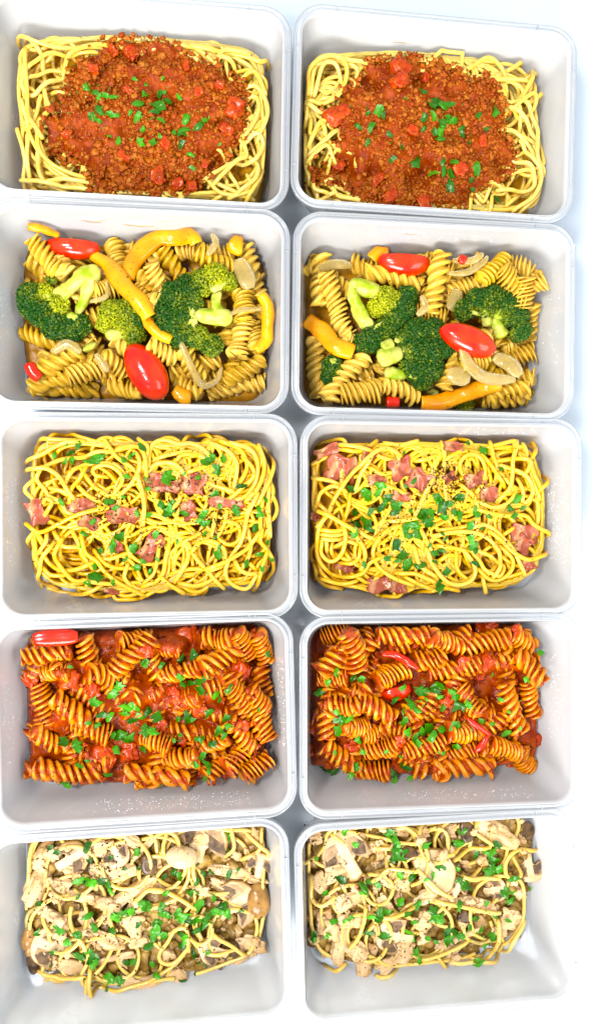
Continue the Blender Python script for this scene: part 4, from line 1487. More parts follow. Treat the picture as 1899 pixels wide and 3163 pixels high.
# automatic "which one" wording from fixed things one can find
DIRS = ['right of', 'upper right of', 'above', 'upper left of', 'left of', 'lower left of', 'below', 'lower right of']
ORD = ['nearest', 'second nearest', 'third nearest', 'fourth nearest', 'fifth nearest', 'sixth nearest', 'seventh nearest', 'eighth nearest', 'ninth nearest']
def orient(a):
    a = a % 180
    return 'lying level,' if a < 22 or a > 158 else 'upright,' if 68 < a < 112 else 'slanting up,' if a <= 68 else 'slanting down,'
def wording(b, objs, what, marks, group, cat, lim=6):
    marks = [(n, note(b, x, y, 28)) for n, x, y in marks]
    got = {}
    for o in objs:
        p = np.array(o['_xy'])
        d = [np.linalg.norm(p - q) for _, q in marks]
        k = int(np.argmin(d))
        v = p - marks[k][1]
        dr = DIRS[int(round(math.degrees(math.atan2(v[1], v[0])) / 45)) % 8]
        og = ''
        if '_ang' in o:
            og =  orient(o['_ang']) + ' '
        got.setdefault((og + o.get('_look', ''), og, dr, marks[k][0]), []).append((d[k], o))
    for (_, og, dr, mk), lst in got.items():
        lst.sort(key=lambda q: q[0])
        for n, (_, o) in enumerate(lst):
            nth = '' if len(lst) == 1 or len(lst) > lim else ', ' + ORD[min(n, 8)]
            tag(o, f"{what}{' ' + o['_look'] if '_look' in o else ''} {og}{dr} {mk}{nth}, {b.name}", cat, group)
def clean(o):
    for k in ('_xy', '_ang', '_up', '_look'):
        if k in o: del o[k]

for b in B.values():
    poly = np.array([note(b, x, y, 18) for x, y in NUM(OUTLINE[b.key])])
    b.sd = np.minimum(sdf(poly, grid_xy(b)), wallsdf(b, grid_xy(b), 20))

STROBJ = {}
def strands(b, keys, r, matkey, label, group, part=(0, 1)):
    for k in keys:
        ox, oy, sc, txt = STR[k]
        LL = PTS(txt)
        for pts in LL[int(len(LL) * part[0]):int(len(LL) * part[1])]:
            P = np.array([at(ox + x / sc, oy + y / sc, 24) for x, y in pts])
            P = clampin(b, P, 24, r)
            i, j = cells(b, P); hh = b.H[i, j]
            P = np.array([at(ox + x / sc, oy + y / sc, h + r) for (x, y), h in zip(pts, hh)])
            t0 = P[0] - P[1]; t1 = P[-1] - P[-2]
            P = np.vstack([P[0] + t0 / np.linalg.norm(t0) * 4, P, P[-1] + t1 / np.linalg.norm(t1) * 4])
            P = catmull(P, 1.5)
            idn = newid(b, None)
            V, F = strand_mesh(b, P, r * random.uniform(0.93, 1.07), True, 9, idn)
            o = wobj('spaghetti_strand', V, F, M[matkey])
            o['_xy'] = (float(P[len(P) // 2, 0]), float(P[len(P) // 2, 1]))
            ln = len(P) * 1.5; ch = np.linalg.norm(P[0] - P[-1])
            o['_look'] = 'looped' if ch < 0.45 * ln else 'long curving' if ln > 75 else 'arched' if ch < 0.88 * ln else 'long straightish' if ln > 45 else 'short straightish'
            STROBJ.setdefault((b.key, label, group), []).append(o)

def bed_strands(b, n, length, r, matkey, label):
    parts = [strand_mesh(b, random_strand(b, b.sd, length), r, False, 7, 0, 29) for _ in range(n)]
    V, F = join(parts)
    tag(wobj('spaghetti_tangle', V, F, M[matkey]), label, 'spaghetti', kind='stuff')

# ------------------------------------------------------------------ row 1: bolognese
SAUCE = {
 'L1': "500,210 600,185 740,180 830,205 880,270 940,330 1000,310 1060,335 1140,365 1190,480 1190,580 1170,690 1060,790 990,890 890,945 700,960 450,950 430,830 330,800 240,740 220,600 300,540 300,350 400,290 480,240",
 'R1': "330,310 400,270 450,280 490,260 545,245 600,300 660,300 760,350 800,380 870,370 930,420 960,490 985,540 960,600 1000,680 1030,710 1000,780 980,840 880,855 820,900 790,965 600,980 420,975 300,940 230,840 170,820 90,840 75,790 110,755 180,770 200,700 210,620 150,540 150,510 230,480 230,430 290,390"}
DICE = {
 'L1': "630,240,85 450,325,55 1130,515,105 1090,620,75 1060,410,60 900,320,50 960,440,50 760,845,85 600,750,70 860,880,70 930,880,60 990,790,60 800,690,70 540,225,60 320,640,50 620,440,60",
 'R1': "500,300,95 500,360,85 620,350,60 210,530,115 460,890,85 620,910,85 780,770,70 880,640,50 400,820,75 220,740,65 560,590,60"}
for key in ('L1', 'R1'):
    b = B[key]
    slab(b, 'pasta_bed', M['bed_yellow'], 14, 1.2, label=f"yellow pasta packed at the bottom of the {b.name}", cat='pasta')
    bed_strands(b, 80, 170, 1.25, 'spaghetti', f"tangled yellow spaghetti under the strands in the {b.name}")
    strands(b, [key], 1.28, 'spaghetti', 'buttery spaghetti strand,', f"spaghetti strands in the {b.name}")
    P = grid_xy(b)
    poly = np.array([note(b, x, y, 27) for x, y in NUM(SAUCE[key])])
    wob = fbm(np.dstack([P * 0.22, np.full(P.shape[:2], 3.3)]), 3)
    sd = np.minimum(sdf(poly, P) + 1.6 * wob, wallsdf(b, P, 22) - 0.8)
    hb = blur(b.H, 30)
    h = hb - 2.5 + 6.5 * np.clip((sd + 0.5) / 7, 0, 1) ** 0.6 + np.clip(sd / 8, 0, 1) * (1.3 * fbm(np.dstack([P * 0.11, np.full(P.shape[:2], 8.1)]), 2) + 0.8 * fbm(np.dstack([P * 0.45, np.full(P.shape[:2], 1.1)]), 2) + 2.2 * np.clip(sd / 26, 0, 1))
    heightfield(b, 'meat_sauce', M['ragu'], h, sd > -0.4, f"reddish brown bolognese meat sauce heaped in the {b.name}", 'meat sauce')
    w = np.where(sd > 0.3, 1.0, 0) * np.clip(0.45 + 0.9 * fbm(np.dstack([P * 0.07, np.full(P.shape[:2], 5.7)]), 2), 0.12, 2)
    crumbs(b, 3000, w, 0.5, 1.3, 2, 'mince_crumbs', M['mince'], f"crumbly browned mince covering the sauce in the {b.name}", 'minced meat', 0.3)
    w = np.where(np.abs(sd) < 2.5, 1.0, 0) * (wallsdf(b, P, 24) > 3)
    crumbs(b, 320, w, 0.5, 1.3, 2, 'mince_crumbs', M['mince'], f"mince crumbs along the ragged edge of sauce in the {b.name}", 'minced meat', 0.3)
    ds = []
    for x, y, sz in NUM(DICE[key]):
        o = chunk(b, 'tomato_dice', M['dice'], x, y, sz * .85, sz * .85 * random.uniform(.6, .95), random.uniform(0, 180), sz * mmper(b) * 0.5, 4, 34, 0.65, 0.4)
        ds.append(o)
    wording(b, ds, 'orange tomato dice', MARK[key], f"tomato dice in the {b.name}", 'tomato')
    w = np.where(sd > 1.2, 1.0, 0)
    crumbs(b, 1600, w, 0.25, 0.55, 1, 'mince_crumbs', M['mince'], f"finest mince grains over the sauce in the {b.name}", 'minced meat', 0.2)
    parsley(b, 26)

# ------------------------------------------------------------------ row 2: fusilli with vegetables
def fill_fusilli(b, kind, n, inner=7):
    ok = np.argwhere(b.sd > inner)
    out = []
    for _ in range(n):
        i, j = ok[rng.integers(len(ok))]
        p = np.array([GX[i, j], GY[i, j]]) + b.c
        a = rng.random() * math.pi
        d = 16 * np.array([math.cos(a), math.sin(a)])
        out.append(place_fusilli(b, kind, *(p - d), *(p + d), pct=45, world=True))
    return out
FUSOBJ = {}
for key in ('L2', 'R2'):
    b = B[key]
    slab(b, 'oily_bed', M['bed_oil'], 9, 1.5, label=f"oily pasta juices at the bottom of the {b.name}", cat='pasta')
    fo = fill_fusilli(b, 'fusilli', 56)
    fl = FL(FUS[key])
    for q in fl: fo.append(place_fusilli(b, 'fusilli', *q))
    FUSOBJ[key] = fo

b = B['L2']
OG = 'onion slivers in the {}'
def on(b, pts, w, lab):
    o = ribbon(b, 'onion_strip', M['onion'], pts, w * 1.2, 1.1, 0.45, 0.6, 0.9, 8)
    tag(o, lab, 'onion', OG.format(b.name)); clean(o)
def pep(b, pts, w, lab, mat='pepper', th=3.6, lift=0.8, taper=0.55):
    o = ribbon(b, 'pepper_strip', M[mat], pts, w * 1.12, th * 0.6, max(taper, 0.8), lift + 0.8, 0.9, 16, ragged=0.16)
    tag(o, lab, 'pepper', f"pepper strips in the {b.name}"); clean(o)
on(b, [(1020, 180), (1040, 230), (1000, 290)], 30, "thin onion sliver below the yellow pepper arc, left vegetable box")
on(b, [(400, 740), (330, 700), (260, 740)], 40, "pale onion sliver left of the small broccoli, left vegetable box")
on(b, [(470, 750), (500, 790), (530, 835)], 34, "whitish onion sliver left of the whole tomato, left vegetable box")
on(b, [(1080, 590), (1150, 550), (1260, 545)], 20, "onion sliver between right broccoli and right pepper strip, left vegetable box")
on(b, [(440, 500), (520, 470), (520, 400)], 22, "onion sliver under the narrow pepper strip, left vegetable box")
on(b, [(1150, 290), (1180, 370), (1205, 440)], 75, "broad brownish onion layer right of the right broccoli, left vegetable box")
on(b, [(850, 640), (960, 880), (1040, 870), (1070, 800)], 30, "long onion sliver below the right broccoli, left vegetable box")
pep(b, [(620, 385), (640, 310), (690, 235), (770, 180), (860, 165), (930, 200), (950, 230)], 80, "big arched yellow pepper strip at top middle, left vegetable box", lift=1.5)
pep(b, [(700, 560), (730, 620), (770, 660), (830, 690)], 45, "thin orange pepper end under the small broccoli, left vegetable box", th=2.5)
pep(b, [(445, 255), (520, 310), (580, 390), (620, 450), (680, 510), (730, 590)], 72, "yellow pepper strip slanting between the broccoli, left vegetable box", lift=1.5)
pep(b, [(1110, 200), (1140, 220), (1170, 225)], 85, "small yellow pepper piece at the top right, left vegetable box")
pep(b, [(1255, 480), (1300, 560), (1300, 650), (1270, 700), (1230, 735)], 55, "curved yellow pepper strip along the right edge, left vegetable box", lift=1.2)
pep(b, [(840, 910), (880, 940), (920, 955)], 60, "orange pepper scrap at the bottom beside the whole tomato, left vegetable box", th=2.5)
pep(b, [(150, 790), (165, 830), (200, 865)], 50, "dull red pepper scrap at the lower left, left vegetable box", 'pepper_red', 2.5)
pep(b, [(150, 145), (220, 155), (290, 170)], 34, "flat yellow pepper scrap at the top left corner, left vegetable box", th=2.0)
broccoli(b, [(140, 450, 62, .12), (135, 500, 55, .02), (200, 540, 65, .02), (260, 590, 65, .03), (330, 620, 62, .03), (380, 590, 50, .12), (270, 500, 55, .75), (200, 440, 50, .72), (240, 360, 26, .3)],
         [[(470, 310, 36), (400, 360, 40), (330, 410, 30), (240, 440, 26)], [(470, 320, 40), (430, 400, 34), (400, 480, 26), (360, 540, 24)], [(400, 350, 30), (330, 430, 24), (290, 480, 22)]],
         "large broccoli floret with pale cut stem at left, left vegetable box", lift=2)
broccoli(b, [(540, 540, 62, .62), (610, 530, 62, .45), (660, 570, 50, .12), (600, 600, 58, .5), (650, 640, 48, .25), (640, 690, 34, .4), (510, 590, 42, .7)],
         [[(510, 660, 26), (570, 640, 24), (640, 630, 18)], [(440, 720, 44), (420, 690, 30)]],
         "small yellowish broccoli floret in the middle, left vegetable box", lift=1)
broccoli(b, [(840, 470, 70, .04), (800, 540, 62, .0), (810, 610, 62, .02), (870, 650, 60, .1), (950, 660, 56, .28), (1020, 700, 52, .25), (910, 430, 66, .08), (970, 400, 60, .4), (1040, 370, 60, .75), (1100, 390, 40, .55), (880, 560, 60, .05), (930, 510, 50, .15)],
         [[(1120, 580, 44), (1050, 570, 44), (980, 560, 36), (930, 560, 26)], [(1060, 560, 30), (1040, 500, 26), (1050, 440, 22)]],
         "big C shaped dark broccoli floret at right, left vegetable box", lift=2)
tomato(b, 345, 215, 265, 120, 2, "red tomato half near the top left rim, left vegetable box", cut=0.45, thick=14)
tomato(b, 708, 830, 300, 178, 58, "whole glossy red grape tomato at the bottom, left vegetable box", pct=72)

b = B['R2']
on(b, [(760, 380), (740, 440), (720, 480)], 60, "pale onion piece left of the right broccoli, right vegetable box")
on(b, [(700, 320), (780, 320), (850, 280), (870, 250)], 26, "thin onion sliver under the top right fusilli, right vegetable box")
on(b, [(720, 260), (800, 270), (850, 240)], 30, "thin onion sliver right of the tomato half, right vegetable box")
on(b, [(580, 420), (600, 470), (560, 510)], 30, "onion sliver right of the left broccoli, right vegetable box")
on(b, [(130, 270), (200, 250), (290, 245)], 40, "flat onion strip at the top left, right vegetable box")
on(b, [(690, 770), (740, 790), (790, 800)], 70, "wide glossy onion piece below the dark broccoli, right vegetable box")
pep(b, [(370, 230), (400, 200), (450, 195)], 50, "yellow pepper scrap behind the tomato half, right vegetable box", th=2.5)
pep(b, [(740, 260), (760, 270), (770, 275)], 40, "red pepper scrap at top beside the tall fusilli, right vegetable box", 'pepper_red', 2.5)
pep(b, [(430, 900), (460, 910), (490, 915)], 45, "red pepper scrap at the bottom, right vegetable box", 'pepper_red', 2.5)
pep(b, [(75, 500), (120, 540), (160, 580), (200, 640), (280, 670)], 72, "wavy yellow pepper strip on the left side, right vegetable box", lift=1.5)
pep(b, [(590, 912), (680, 895), (760, 870), (850, 840), (930, 825)], 66, "straight yellow pepper strip at the bottom, right vegetable box", lift=1.5)
broccoli(b, [(190, 720, 42, .05), (180, 770, 38, .03), (215, 740, 34, .2)], [[(190, 720, 22), (200, 690, 22)]], "small half hidden broccoli bit at left, right vegetable box")
broccoli(b, [(820, 900, 36, .6), (850, 890, 30, .5)], [[(700, 830, 26), (660, 860, 28)]], "yellowish broccoli scrap at the bottom right of centre, right vegetable box")
broccoli(b, [(540, 400, 46, .06), (520, 460, 56, .05), (480, 500, 52, .15), (440, 420, 58, .72), (400, 450, 42, .8), (380, 600, 58, .05), (340, 620, 46, .02), (430, 560, 50, .12), (480, 570, 36, .05)],
         [[(260, 345, 28), (340, 360, 40), (420, 390, 34)], [(270, 350, 26), (300, 430, 30), (340, 510, 34), (380, 550, 30)]],
         "broccoli floret with pale forked stem at upper left, right vegetable box", lift=2)
broccoli(b, [(790, 470, 44, .12), (850, 420, 50, .05), (920, 410, 52, .03), (990, 440, 54, .02), (1040, 500, 50, .02), (1060, 560, 44, .06), (900, 470, 50, .25), (970, 500, 46, .28), (1040, 580, 34, .15)],
         [[(970, 600, 34), (950, 560, 28), (920, 510, 24)], [(900, 550, 24), (890, 500, 22)]],
         "arched broccoli floret behind the whole tomato, right vegetable box", lift=2)
broccoli(b, [(580, 570, 58, .02), (650, 570, 58, .02), (560, 650, 62, .05), (640, 650, 66, .0), (700, 640, 48, .0), (560, 730, 60, .04), (630, 740, 62, .0), (600, 790, 46, .03), (520, 600, 40, .2)],
         [[(390, 700, 44), (450, 690, 40), (510, 660, 34)], [(420, 760, 30), (480, 770, 28), (530, 770, 26)], [(410, 650, 28), (470, 620, 24)]],
         "large dark round broccoli floret in the centre, right vegetable box", lift=3)
on(b, [(745, 660), (780, 740), (830, 785), (900, 805), (990, 805)], 48, "big curved onion ring below the whole tomato, right vegetable box")
on(b, [(900, 700), (960, 730), (1010, 790)], 60, "onion petal lower right of the whole tomato, right vegetable box")
tomato(b, 522, 245, 240, 125, 2, "bright red tomato half near the top rim, right vegetable box", cut=0.4, thick=14)
tomato(b, 806, 612, 272, 132, 21, "whole glossy red grape tomato right of centre, right vegetable box", thick=16, pct=74)


# ------------------------------------------------------------------ row 3: carbonara
BAC = {
 'L3': "180,490,120,80,70 570,650,60,40,60 750,330,90,60,10 390,452,120,65,-8 430,535,90,60,20 910,480,90,70,70 590,500,150,80,5 930,345,120,110,15 1090,445,170,50,8 730,655,140,80,-55 790,360,150,60,5 540,870,70,25,15",
 'R3': "160,170,110,45,-25 740,150,90,45,5 340,190,60,60,20 210,250,130,110,10 500,250,100,90,-20 590,305,110,90,30 390,300,80,50,-10 500,375,80,40,8 840,300,90,60,-15 905,365,80,65,10 1080,690,70,60,-30 1070,545,130,80,5 1060,600,70,80,30 240,700,90,40,20 400,780,110,70,-10 490,790,70,60,5 720,290,40,60,60 110,470,40,40,0"}
SPK = {
 'L3': "530,490,60,70 800,370,55,60 960,370,60,60 1040,530,45,70 700,620,70,50 480,430,50,25 1000,600,60,25",
 'R3': "690,270,30,45 700,330,60,60 850,370,60,50 640,440,80,50 470,480,60,30 880,560,70,40 750,300,40,30"}
for key in ('L3', 'R3'):
    b = B[key]
    slab(b, 'pasta_bed', M['bed_yellow'], 15, 1.2, label=f"yellow pasta packed at the bottom of the {b.name}", cat='pasta')
    bed_strands(b, 85, 170, 1.25, 'spaghetti_rich', f"tangled creamy spaghetti under the strands in the {b.name}")
    cl = NUM(BAC[key])
    bs = []
    half = len(cl) // 2
    ks = [key + 'a', key + 'b']
    lab = 'golden spaghetti strand,'; grp = f"spaghetti strands in the {b.name}"
    strands(b, ks, 1.3, 'spaghetti_rich', lab, grp, (0, 0.66))
    for x, y, lx, ly, an in cl: bs.append(bacon(b, x, y, lx, ly, an))
    strands(b, ks, 1.3, 'spaghetti_rich', lab, grp, (0.66, 1))
    mk = MARK[key]
    wording(b, bs, 'pink fried bacon piece', mk, f"bacon pieces in the {b.name}", 'bacon')
    specks(b, NUM(SPK[key]), 90)
    parsley(b, 45)

# ------------------------------------------------------------------ row 4: fusilli in tomato sauce
for key in ('L4', 'R4'):
    b = B[key]
    slab(b, 'sauce_bed', M['red_sauce'], 15, 2.0, label=f"red tomato sauce at the bottom of the {b.name}", cat='tomato sauce')
    fo = fill_fusilli(b, 'fusilli_red', 30)
    P = grid_xy(b)
    hb = blur(b.H, 14) - 1.5
    n = fbm(np.dstack([P * 0.07, np.full(P.shape[:2], 2.2 if key == 'L4' else 7.7)]), 3)
    h = hb + 2.2 * n + 0.6 * fbm(np.dstack([P * 0.5, np.full(P.shape[:2], 4.4)]), 2)
    sd = np.minimum(b.sd, wallsdf(b, P, 20) - 1)
    h = np.minimum(h, 24) * np.clip(sd / 3 + 0.5, 0, 1)
    heightfield(b, 'tomato_sauce', M['red_sauce'], np.maximum(h, 3), (sd > 0.3), f"chunky red tomato sauce between the fusilli in the {b.name}", 'tomato sauce')
    fl = FL(FUS[key])
    for q in fl[:9]: fo.append(place_fusilli(b, 'fusilli_red', *q, pct=50))
    w = np.where(b.sd > 3, 1.0, 0)
    crumbs(b, 200, w, 0.5, 1.7, 2, 'sauce_lumps', M['red_sauce'], f"lumps of cooked tomato among the fusilli in the {b.name}", 'tomato sauce', 0.4)
    for q in fl[9:]: fo.append(place_fusilli(b, 'fusilli_red', *q, pct=62))
    pools = {'L4': "620,470,150,75 860,430,120,70 330,340,85,70 620,700,140,60 850,180,130,60 290,560,60,70 1000,470,80,60", 'R4': "900,260,70,60 850,490,60,45 110,600,50,80 740,400,60,50"}[key]
    w = 0
    for x, y, sx_, sy_ in NUM(pools):
        q = note(b, x, y, 28); k_ = mmper(b)
        w = w + np.exp(-(((P[..., 0] - q[0]) / (sx_ * k_)) ** 2 + ((P[..., 1] - q[1]) / (sy_ * k_)) ** 2))
    w = w + 0.35 * fbm(np.dstack([P * 0.14, np.full(P.shape[:2], 6.1)]), 3)
    h = np.minimum(blur(b.H, 16) + 2.6 * np.clip(w, 0, 1) - 1.6 + 0.7 * fbm(np.dstack([P * 0.4, np.full(P.shape[:2], 9.4)]), 2), 37)
    heightfield(b, 'tomato_sauce', M['red_sauce'], h, (w > 0.3) & (b.sd > 3), f"deep red tomato sauce spooned over the middle of the {b.name}", 'tomato sauce')
    FUSOBJ[key] = fo
DICE4 = {
 'L4': "500,720,110 620,700,90 320,350,110 1160,310,90 700,210,70 900,130,100 960,490,80 840,410,70 1170,570,70 440,880,80 1050,860,80 200,850,70 140,350,70 770,600,80 130,520,60 450,390,80 880,640,50",
 'R4': "1115,610,95 900,250,70 880,310,60 800,260,70 120,560,80 280,640,60 660,790,70 850,80,80 950,90,70 1050,740,60 510,620,50 720,420,70 1050,110,60 130,680,80"}
for key in ('L4', 'R4'):
    b = B[key]
    ds = [chunk(b, 'tomato_chunk', M['dice'], x, y, s, s * random.uniform(.7, 1), random.uniform(0, 180), s * mmper(b) * 0.5, 4, 20, 0.75, 0.48) for x, y, s in NUM(DICE4[key])]
    wording(b, ds, 'soft red tomato lump', MARK[key][:5], f"tomato lumps in the {b.name}", 'tomato')
    w = np.where(b.sd > 2, 1.0, 0)
    crumbs(b, 260, w, 0.3, 0.9, 2, 'sauce_lumps', M['red_sauce'], f"bits of tomato sauce clinging to the fusilli in the {b.name}", 'tomato sauce', 0.45)
b = B['L4']
o = ribbon(b, 'pepper_strip', M['pepper_red'], [(175, 140), (250, 125), (320, 128), (385, 120)], 80, 3, 0.6, 1.0, 0.3, 12); tag(o, "glossy red pepper piece at the top left rim, left red fusilli box", 'pepper'); clean(o)
b = B['R4']
o = ribbon(b, 'pepper_strip', M['pepper_red'], [(410, 208), (460, 205), (520, 235), (570, 270)], 34, 2.2, 0.3, 1.5, 0.3, 8); tag(o, "bright red chilli strip at the top left, right red fusilli box", 'pepper'); clean(o)
o = ribbon(b, 'pepper_strip', M['pepper_red'], [(790, 490), (840, 530), (900, 575)], 26, 2.0, 0.3, 1.0, 0.3, 8); tag(o, "thin dark red chilli strip right of centre, right red fusilli box", 'pepper'); clean(o)
o = ribbon(b, 'pepper_strip', M['pepper_red'], [(880, 570), (860, 610), (830, 650)], 30, 2.0, 0.3, 1.0, 0.3, 8); tag(o, "short red chilli strip right of the parsley heap, right red fusilli box", 'pepper'); clean(o)
tomato(b, 480, 380, 150, 95, -8, "red tomato half in the sauce left of centre, right red fusilli box", cut=0.5, thick=11)
for key in ('L4', 'R4'):
    parsley(B[key], 50)
    specks(B[key], [], 60)

# ------------------------------------------------------------------ row 5: chicken and mushrooms
CHK = {
 'L5': "200,220,140,75,-50 170,380,170,130,-60 520,190,190,95,15 530,300,210,85,0 700,190,190,38,-48 370,440,180,65,15 610,430,270,62,-35 500,640,230,75,18 640,570,110,85,50 560,720,210,42,-12 280,370,120,65,10 700,870,190,60,-15 860,820,130,80,60 1210,640,150,95,15 1180,740,190,90,-20 1000,725,160,28,5 300,500,130,45,40 1100,300,210,55,10 1040,800,80,60,0 620,820,150,50,10 340,760,130,70,20 1240,345,110,42,20 420,560,120,60,50 760,260,90,50,70 330,300,60,50,0 900,190,80,40,-20 240,500,100,60,30 980,400,80,50,10 560,480,90,50,-60 800,700,80,60,20 680,640,90,60,-20 640,160,110,60,30 1060,360,110,50,30 930,860,70,50,50",
 'R5': "490,100,160,60,10 940,110,210,100,35 110,140,70,60,0 730,100,60,95,5 220,300,160,85,-10 480,350,180,75,20 640,270,170,110,40 280,425,190,80,-15 150,540,75,130,5 225,600,75,200,10 300,650,110,80,30 350,720,85,170,5 440,700,110,60,-30 520,660,90,105,20 610,400,115,62,-15 1000,500,90,125,20 1080,500,38,220,2 840,440,160,50,15 720,430,90,50,0 560,745,110,65,10 750,660,110,40,-25 600,500,70,95,30 800,600,110,40,-20 700,360,90,60,30 970,590,80,70,60 900,470,90,60,10 130,330,90,80,60 420,600,90,80,-40 700,620,90,60,10 1040,590,40,100,10 260,520,110,70,-10 860,90,90,50,20 420,420,90,60,40"}
for key in ('L5', 'R5'):
    b = B[key]
    slab(b, 'sauce_bed', M['cream_sauce_shaded'], 14, 2.2, label=f"creamy sauce with painted gap shade at the bottom of the {b.name}", cat='cream sauce')
    w = np.where(b.sd > 3, 1.0, 0)
    crumbs(b, 240, w, 1.5, 4.0, 2, 'sauce_lumps', M['cream_sauce_shaded'], f"soft chopped onion and chicken scraps in the {b.name}", 'scraps', 0.4, 0.6)
    bed_strands(b, 26, 110, 1.2, 'spaghetti_cream', f"pale creamy spaghetti mixed in under the chicken in the {b.name}")
    cl = NUM(CHK[key]); co = []
    for n, (x, y, lx, ly, an) in enumerate(cl[::-1]):
        if n == len(cl) // 2: strands(b, [key], 1.25, 'spaghetti_cream', 'creamy spaghetti strand,', f"spaghetti strands in the {b.name}", (0, 0.45))
        co.append(chunk(b, 'chicken_piece', M['chicken'], x, y, lx * .95, ly * .9, an, max(3.0, min(lx, ly) * mmper(b) * 0.5), 4, 42, 0.7, 0.38, 1.2))
    CK = co
    crumbs(b, 90, w, 1.4, 3.4, 3, 'chicken_scraps', M['chicken'], f"small torn chicken scraps scattered in the {b.name}", 'chicken', 0.3, 0.6)
    k = mmper(b)
    if key == 'L5':
        mushroom(b, 345, 225, 150, 60, "mushroom slice with dark gills at the upper left, left mushroom box")
        mushroom(b, 960, 175, 240, 12, "large pale mushroom slice at the top middle, left mushroom box", tilt=0.1)
        mushroom(b, 1270, 265, 120, 10, "small mushroom slice with dark gills at the upper right, left mushroom box")
        cap(b, 1250, 470, 120, 180, 0, M['mushskin'], "smooth tan mushroom cap at the right side, left mushroom box")
        mushroom(b, 1130, 460, 200, 55, "mushroom slice with dark gills beside the tan cap, left mushroom box")
        cap(b, 875, 260, 165, 115, 5, M['mushroom'], "round cream mushroom cap at the top middle, left mushroom box")
        mushroom(b, 1040, 650, 130, -70, "mushroom slice right of the spaghetti loop, left mushroom box")
        mushroom(b, 250, 670, 170, -65, "long pale mushroom slice at the lower left, left mushroom box", tilt=0.1)
        mushroom(b, 560, 210, 120, 150, "tilted mushroom slice left of the round cream cap, left mushroom box")
        cap(b, 130, 640, 65, 120, 10, M['mushskin'], "narrow brown mushroom cap at the left wall, left mushroom box")
        cap(b, 148, 765, 70, 140, -8, M['mushdark'], "black shrivelled mushroom at the lower left corner, left mushroom box", 'dark_mushroom')
        mushroom(b, 1105, 710, 90, 40, "small dark mushroom slice at the lower right, left mushroom box", dark=True)
        mushroom(b, 705, 270, 90, 80, "thin dark mushroom sliver above centre, left mushroom box", dark=True, stem=False)
        marks = MARK[key]
        sp = "440,300,60,40 540,290,50,50 500,620,60,30 200,420,60,25 520,180,50,25"
    else:
        mushroom(b, 250, 205, 200, -25, "round mushroom slice with dark gills at upper left, right mushroom box")
        mushroom(b, 1095, 265, 125, 170, "mushroom slice with dark gills at the right wall, right mushroom box")
        mushroom(b, 790, 100, 80, 80, "dark mushroom sliver at the top, right mushroom box", dark=True, stem=False)
        mushroom(b, 1080, 115, 80, 70, "dark mushroom slice in the top right corner, right mushroom box", dark=True)
        mushroom(b, 540, 220, 70, 10, "small dark mushroom bit above centre, right mushroom box", dark=True, stem=False)
        mushroom(b, 925, 365, 100, 80, "dark gilled mushroom slice right of centre, right mushroom box")
        mushroom(b, 480, 580, 160, -75, "greyish mushroom slice below centre, right mushroom box")
        mushroom(b, 640, 300, 190, 50, "large yellowish mushroom slice above the middle, right mushroom box", stem=False, tilt=0.1)
        mushroom(b, 760, 370, 90, 20, "glossy grey mushroom bit near the middle, right mushroom box")
        mushroom(b, 790, 490, 70, 10, "black mushroom bit just below the middle, right mushroom box", dark=True, stem=False)
        marks = MARK[key]
        sp = "250,230,60,35 450,350,60,50 300,420,50,30 100,180,40,30 500,640,60,30"
    strands(b, [key], 1.25, 'spaghetti_cream', 'creamy spaghetti strand,', f"spaghetti strands in the {b.name}", (0.45, 1))
    wording(b, CK, 'pale chicken piece', marks, f"chicken pieces in the {b.name}", 'chicken')
    specks(b, NUM(sp), 200)
    parsley(b, 60)

for (k, lab, grp), os_ in STROBJ.items():
    wording(B[k], os_, lab, MARK[k], grp, 'spaghetti', 4)
# ------------------------------------------------------------------ fusilli: drop the buried ones, word the rest
for key, fo in FUSOBJ.items():
    b = B[key]
    seen = {i: int((b.ID == i).sum()) for i, o, v in b.items if o is not None and v == 18}
    byo = {i: o for i, o, v in b.items if o is not None and v == 18}
    keep = []
    for i, o in byo.items():
        if seen[i] < 26:
            bpy.data.objects.remove(o)
        else:
            keep.append(o)
    what = 'golden fusilli' if key[1] == '2' else 'sauced fusilli'
    wording(b, keep, what, MARK[key], f"fusilli spirals in the {b.name}", 'fusilli')
    print(key, 'fusilli kept', len(keep))
for o in bpy.data.objects:
    clean(o)
    if o.type == 'EMPTY' and o.get('category') == 'mushroom':
        o['group'] = 'mushroom slices'

# ------------------------------------------------------------------ condensation and dried splashes on the walls
def wall_point(b, side, t, z):
    ins = inset(z)
    hx, hy = OX - ins, OY - ins
    q, n = {'top': ((t * (hx - 13), hy), (0, -1)), 'bottom': ((t * (hx - 13), -hy), (0, 1)), 'left': ((-hx, t * (hy - 13)), (1, 0)), 'right': ((hx, t * (hy - 13)), (-1, 0))}[side]
    return np.array(q) @ b.R.T + b.c, np.array(n) @ b.R.T
def droplets(b, spec):
    parts = []
    v0, f0 = ICO[1]
    for side, t0, t1, z0, z1, n in spec:
        for _ in range(n):
            z = random.uniform(z0, z1); p, nr = wall_point(b, side, random.uniform(t0, t1), z)
            r = random.uniform(0.10, 0.28)
            parts.append((v0 * r + np.array([p[0] + nr[0] * .05, p[1] + nr[1] * .05, z]), f0))
    V, F = join(parts)
    tag(wobj('condensation', V, F, M['drop']), f"tiny water droplets on the inner walls of the {b.name}", 'droplets', kind='stuff')
droplets(B['L4'], [('bottom', -.5, 0.9, 26, 44, 170), ('left', -.7, .6, 28, 44, 50), ('right', -.6, .8, 28, 44, 60)])
droplets(B['R4'], [('bottom', -.4, 0.9, 28, 44, 90), ('right', -.6, .8, 22, 40, 70)])
droplets(B['R3'], [('right', -.7, .7, 20, 44, 190), ('top', .2, .95, 28, 44, 60)])
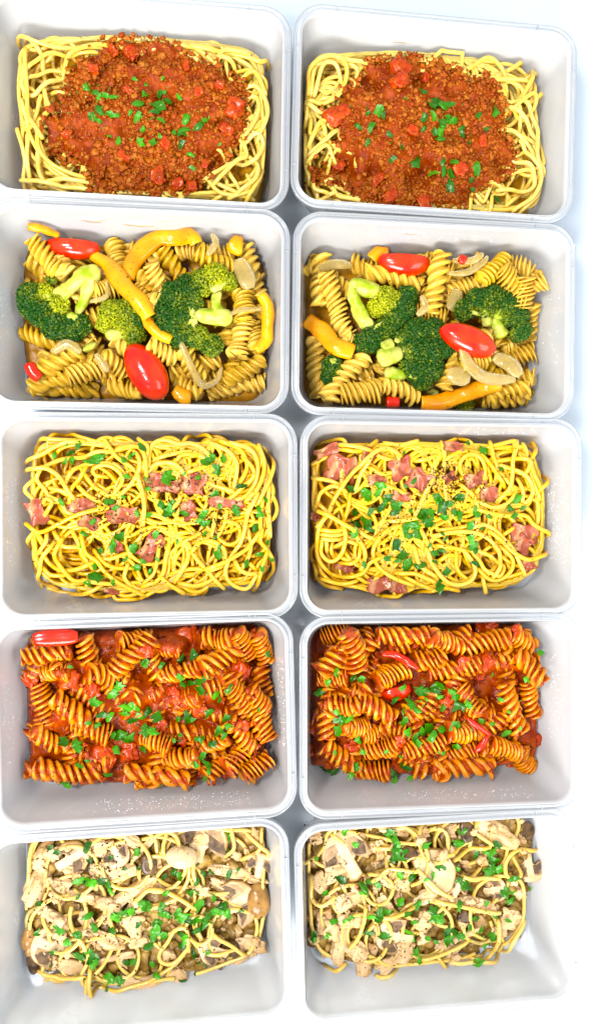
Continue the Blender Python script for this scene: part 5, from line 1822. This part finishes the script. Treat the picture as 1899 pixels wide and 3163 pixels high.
droplets(B['L3'], [('left', -.7, .6, 24, 44, 80)])
droplets(B['R2'], [('top', -.6, .6, 32, 44, 70), ('right', -.6, .6, 20, 42, 40)])
droplets(B['L2'], [('left', -.9, .3, 26, 42, 80)])

def smear(b, side, t, z, w, h, lab):
    m = 14
    o3 = []
    p, nr = wall_point(b, side, t, z)
    tx = np.array([-nr[1], nr[0]])
    ring = []
    for q in range(m):
        a = 2 * math.pi * q / m
        rr = 1 + random.uniform(-.3, .3)
        zz = z + h * rr * math.sin(a)
        pp, _ = wall_point(b, side, t, zz)
        ring.append(list(pp + tx * w * rr * math.cos(a) + nr * 0.04) + [zz])
    ring = np.array(ring)
    back = ring.copy(); back[:, :2] -= nr * 0.2
    cen = np.array([[*(p + nr * 0.10), z]])
    V = np.vstack([ring, back, cen])
    F = [[q, (q + 1) % m, 2 * m] for q in range(m)] + [[q, m + q, m + (q + 1) % m, (q + 1) % m] for q in range(m)]
    tag(wobj('sauce_smear', V, F, M['smear']), lab, 'smear')
smear(B['L2'], 'top', -0.42, 38, 8, 3.0, "dried beige sauce smear on the top wall, left vegetable box, left of the other smear")
smear(B['L2'], 'top', -0.05, 35, 9, 3.5, "wide beige sauce smear at the middle of the top wall, left vegetable box")
smear(B['L2'], 'top', 0.2, 42, 2.2, 2.6, "small dark sauce spot high on the top wall, left vegetable box")
smear(B['R2'], 'top', -0.2, 40, 9, 1.8, "thin beige sauce smear above the tomato half, right vegetable box")
smear(B['R1'], 'top', -0.28, 33, 6, 2.0, "faint sauce smear on the top wall, right bolognese box")

# ------------------------------------------------------------------ table
W, D = 1500.0, 1700.0
v = [(x * W / 2 + 150, y * D / 2, z) for z in (-28, 0) for x, y in ((-1, -1), (1, -1), (1, 1), (-1, 1))]
o = wobj('tabletop', np.array(v, float), [[3, 2, 1, 0], [4, 5, 6, 7], [0, 1, 5, 4], [1, 2, 6, 5], [2, 3, 7, 6], [3, 0, 4, 7]], M['table'], smooth=False, origin=(150, 0, 0))
tag(o, kind='structure')
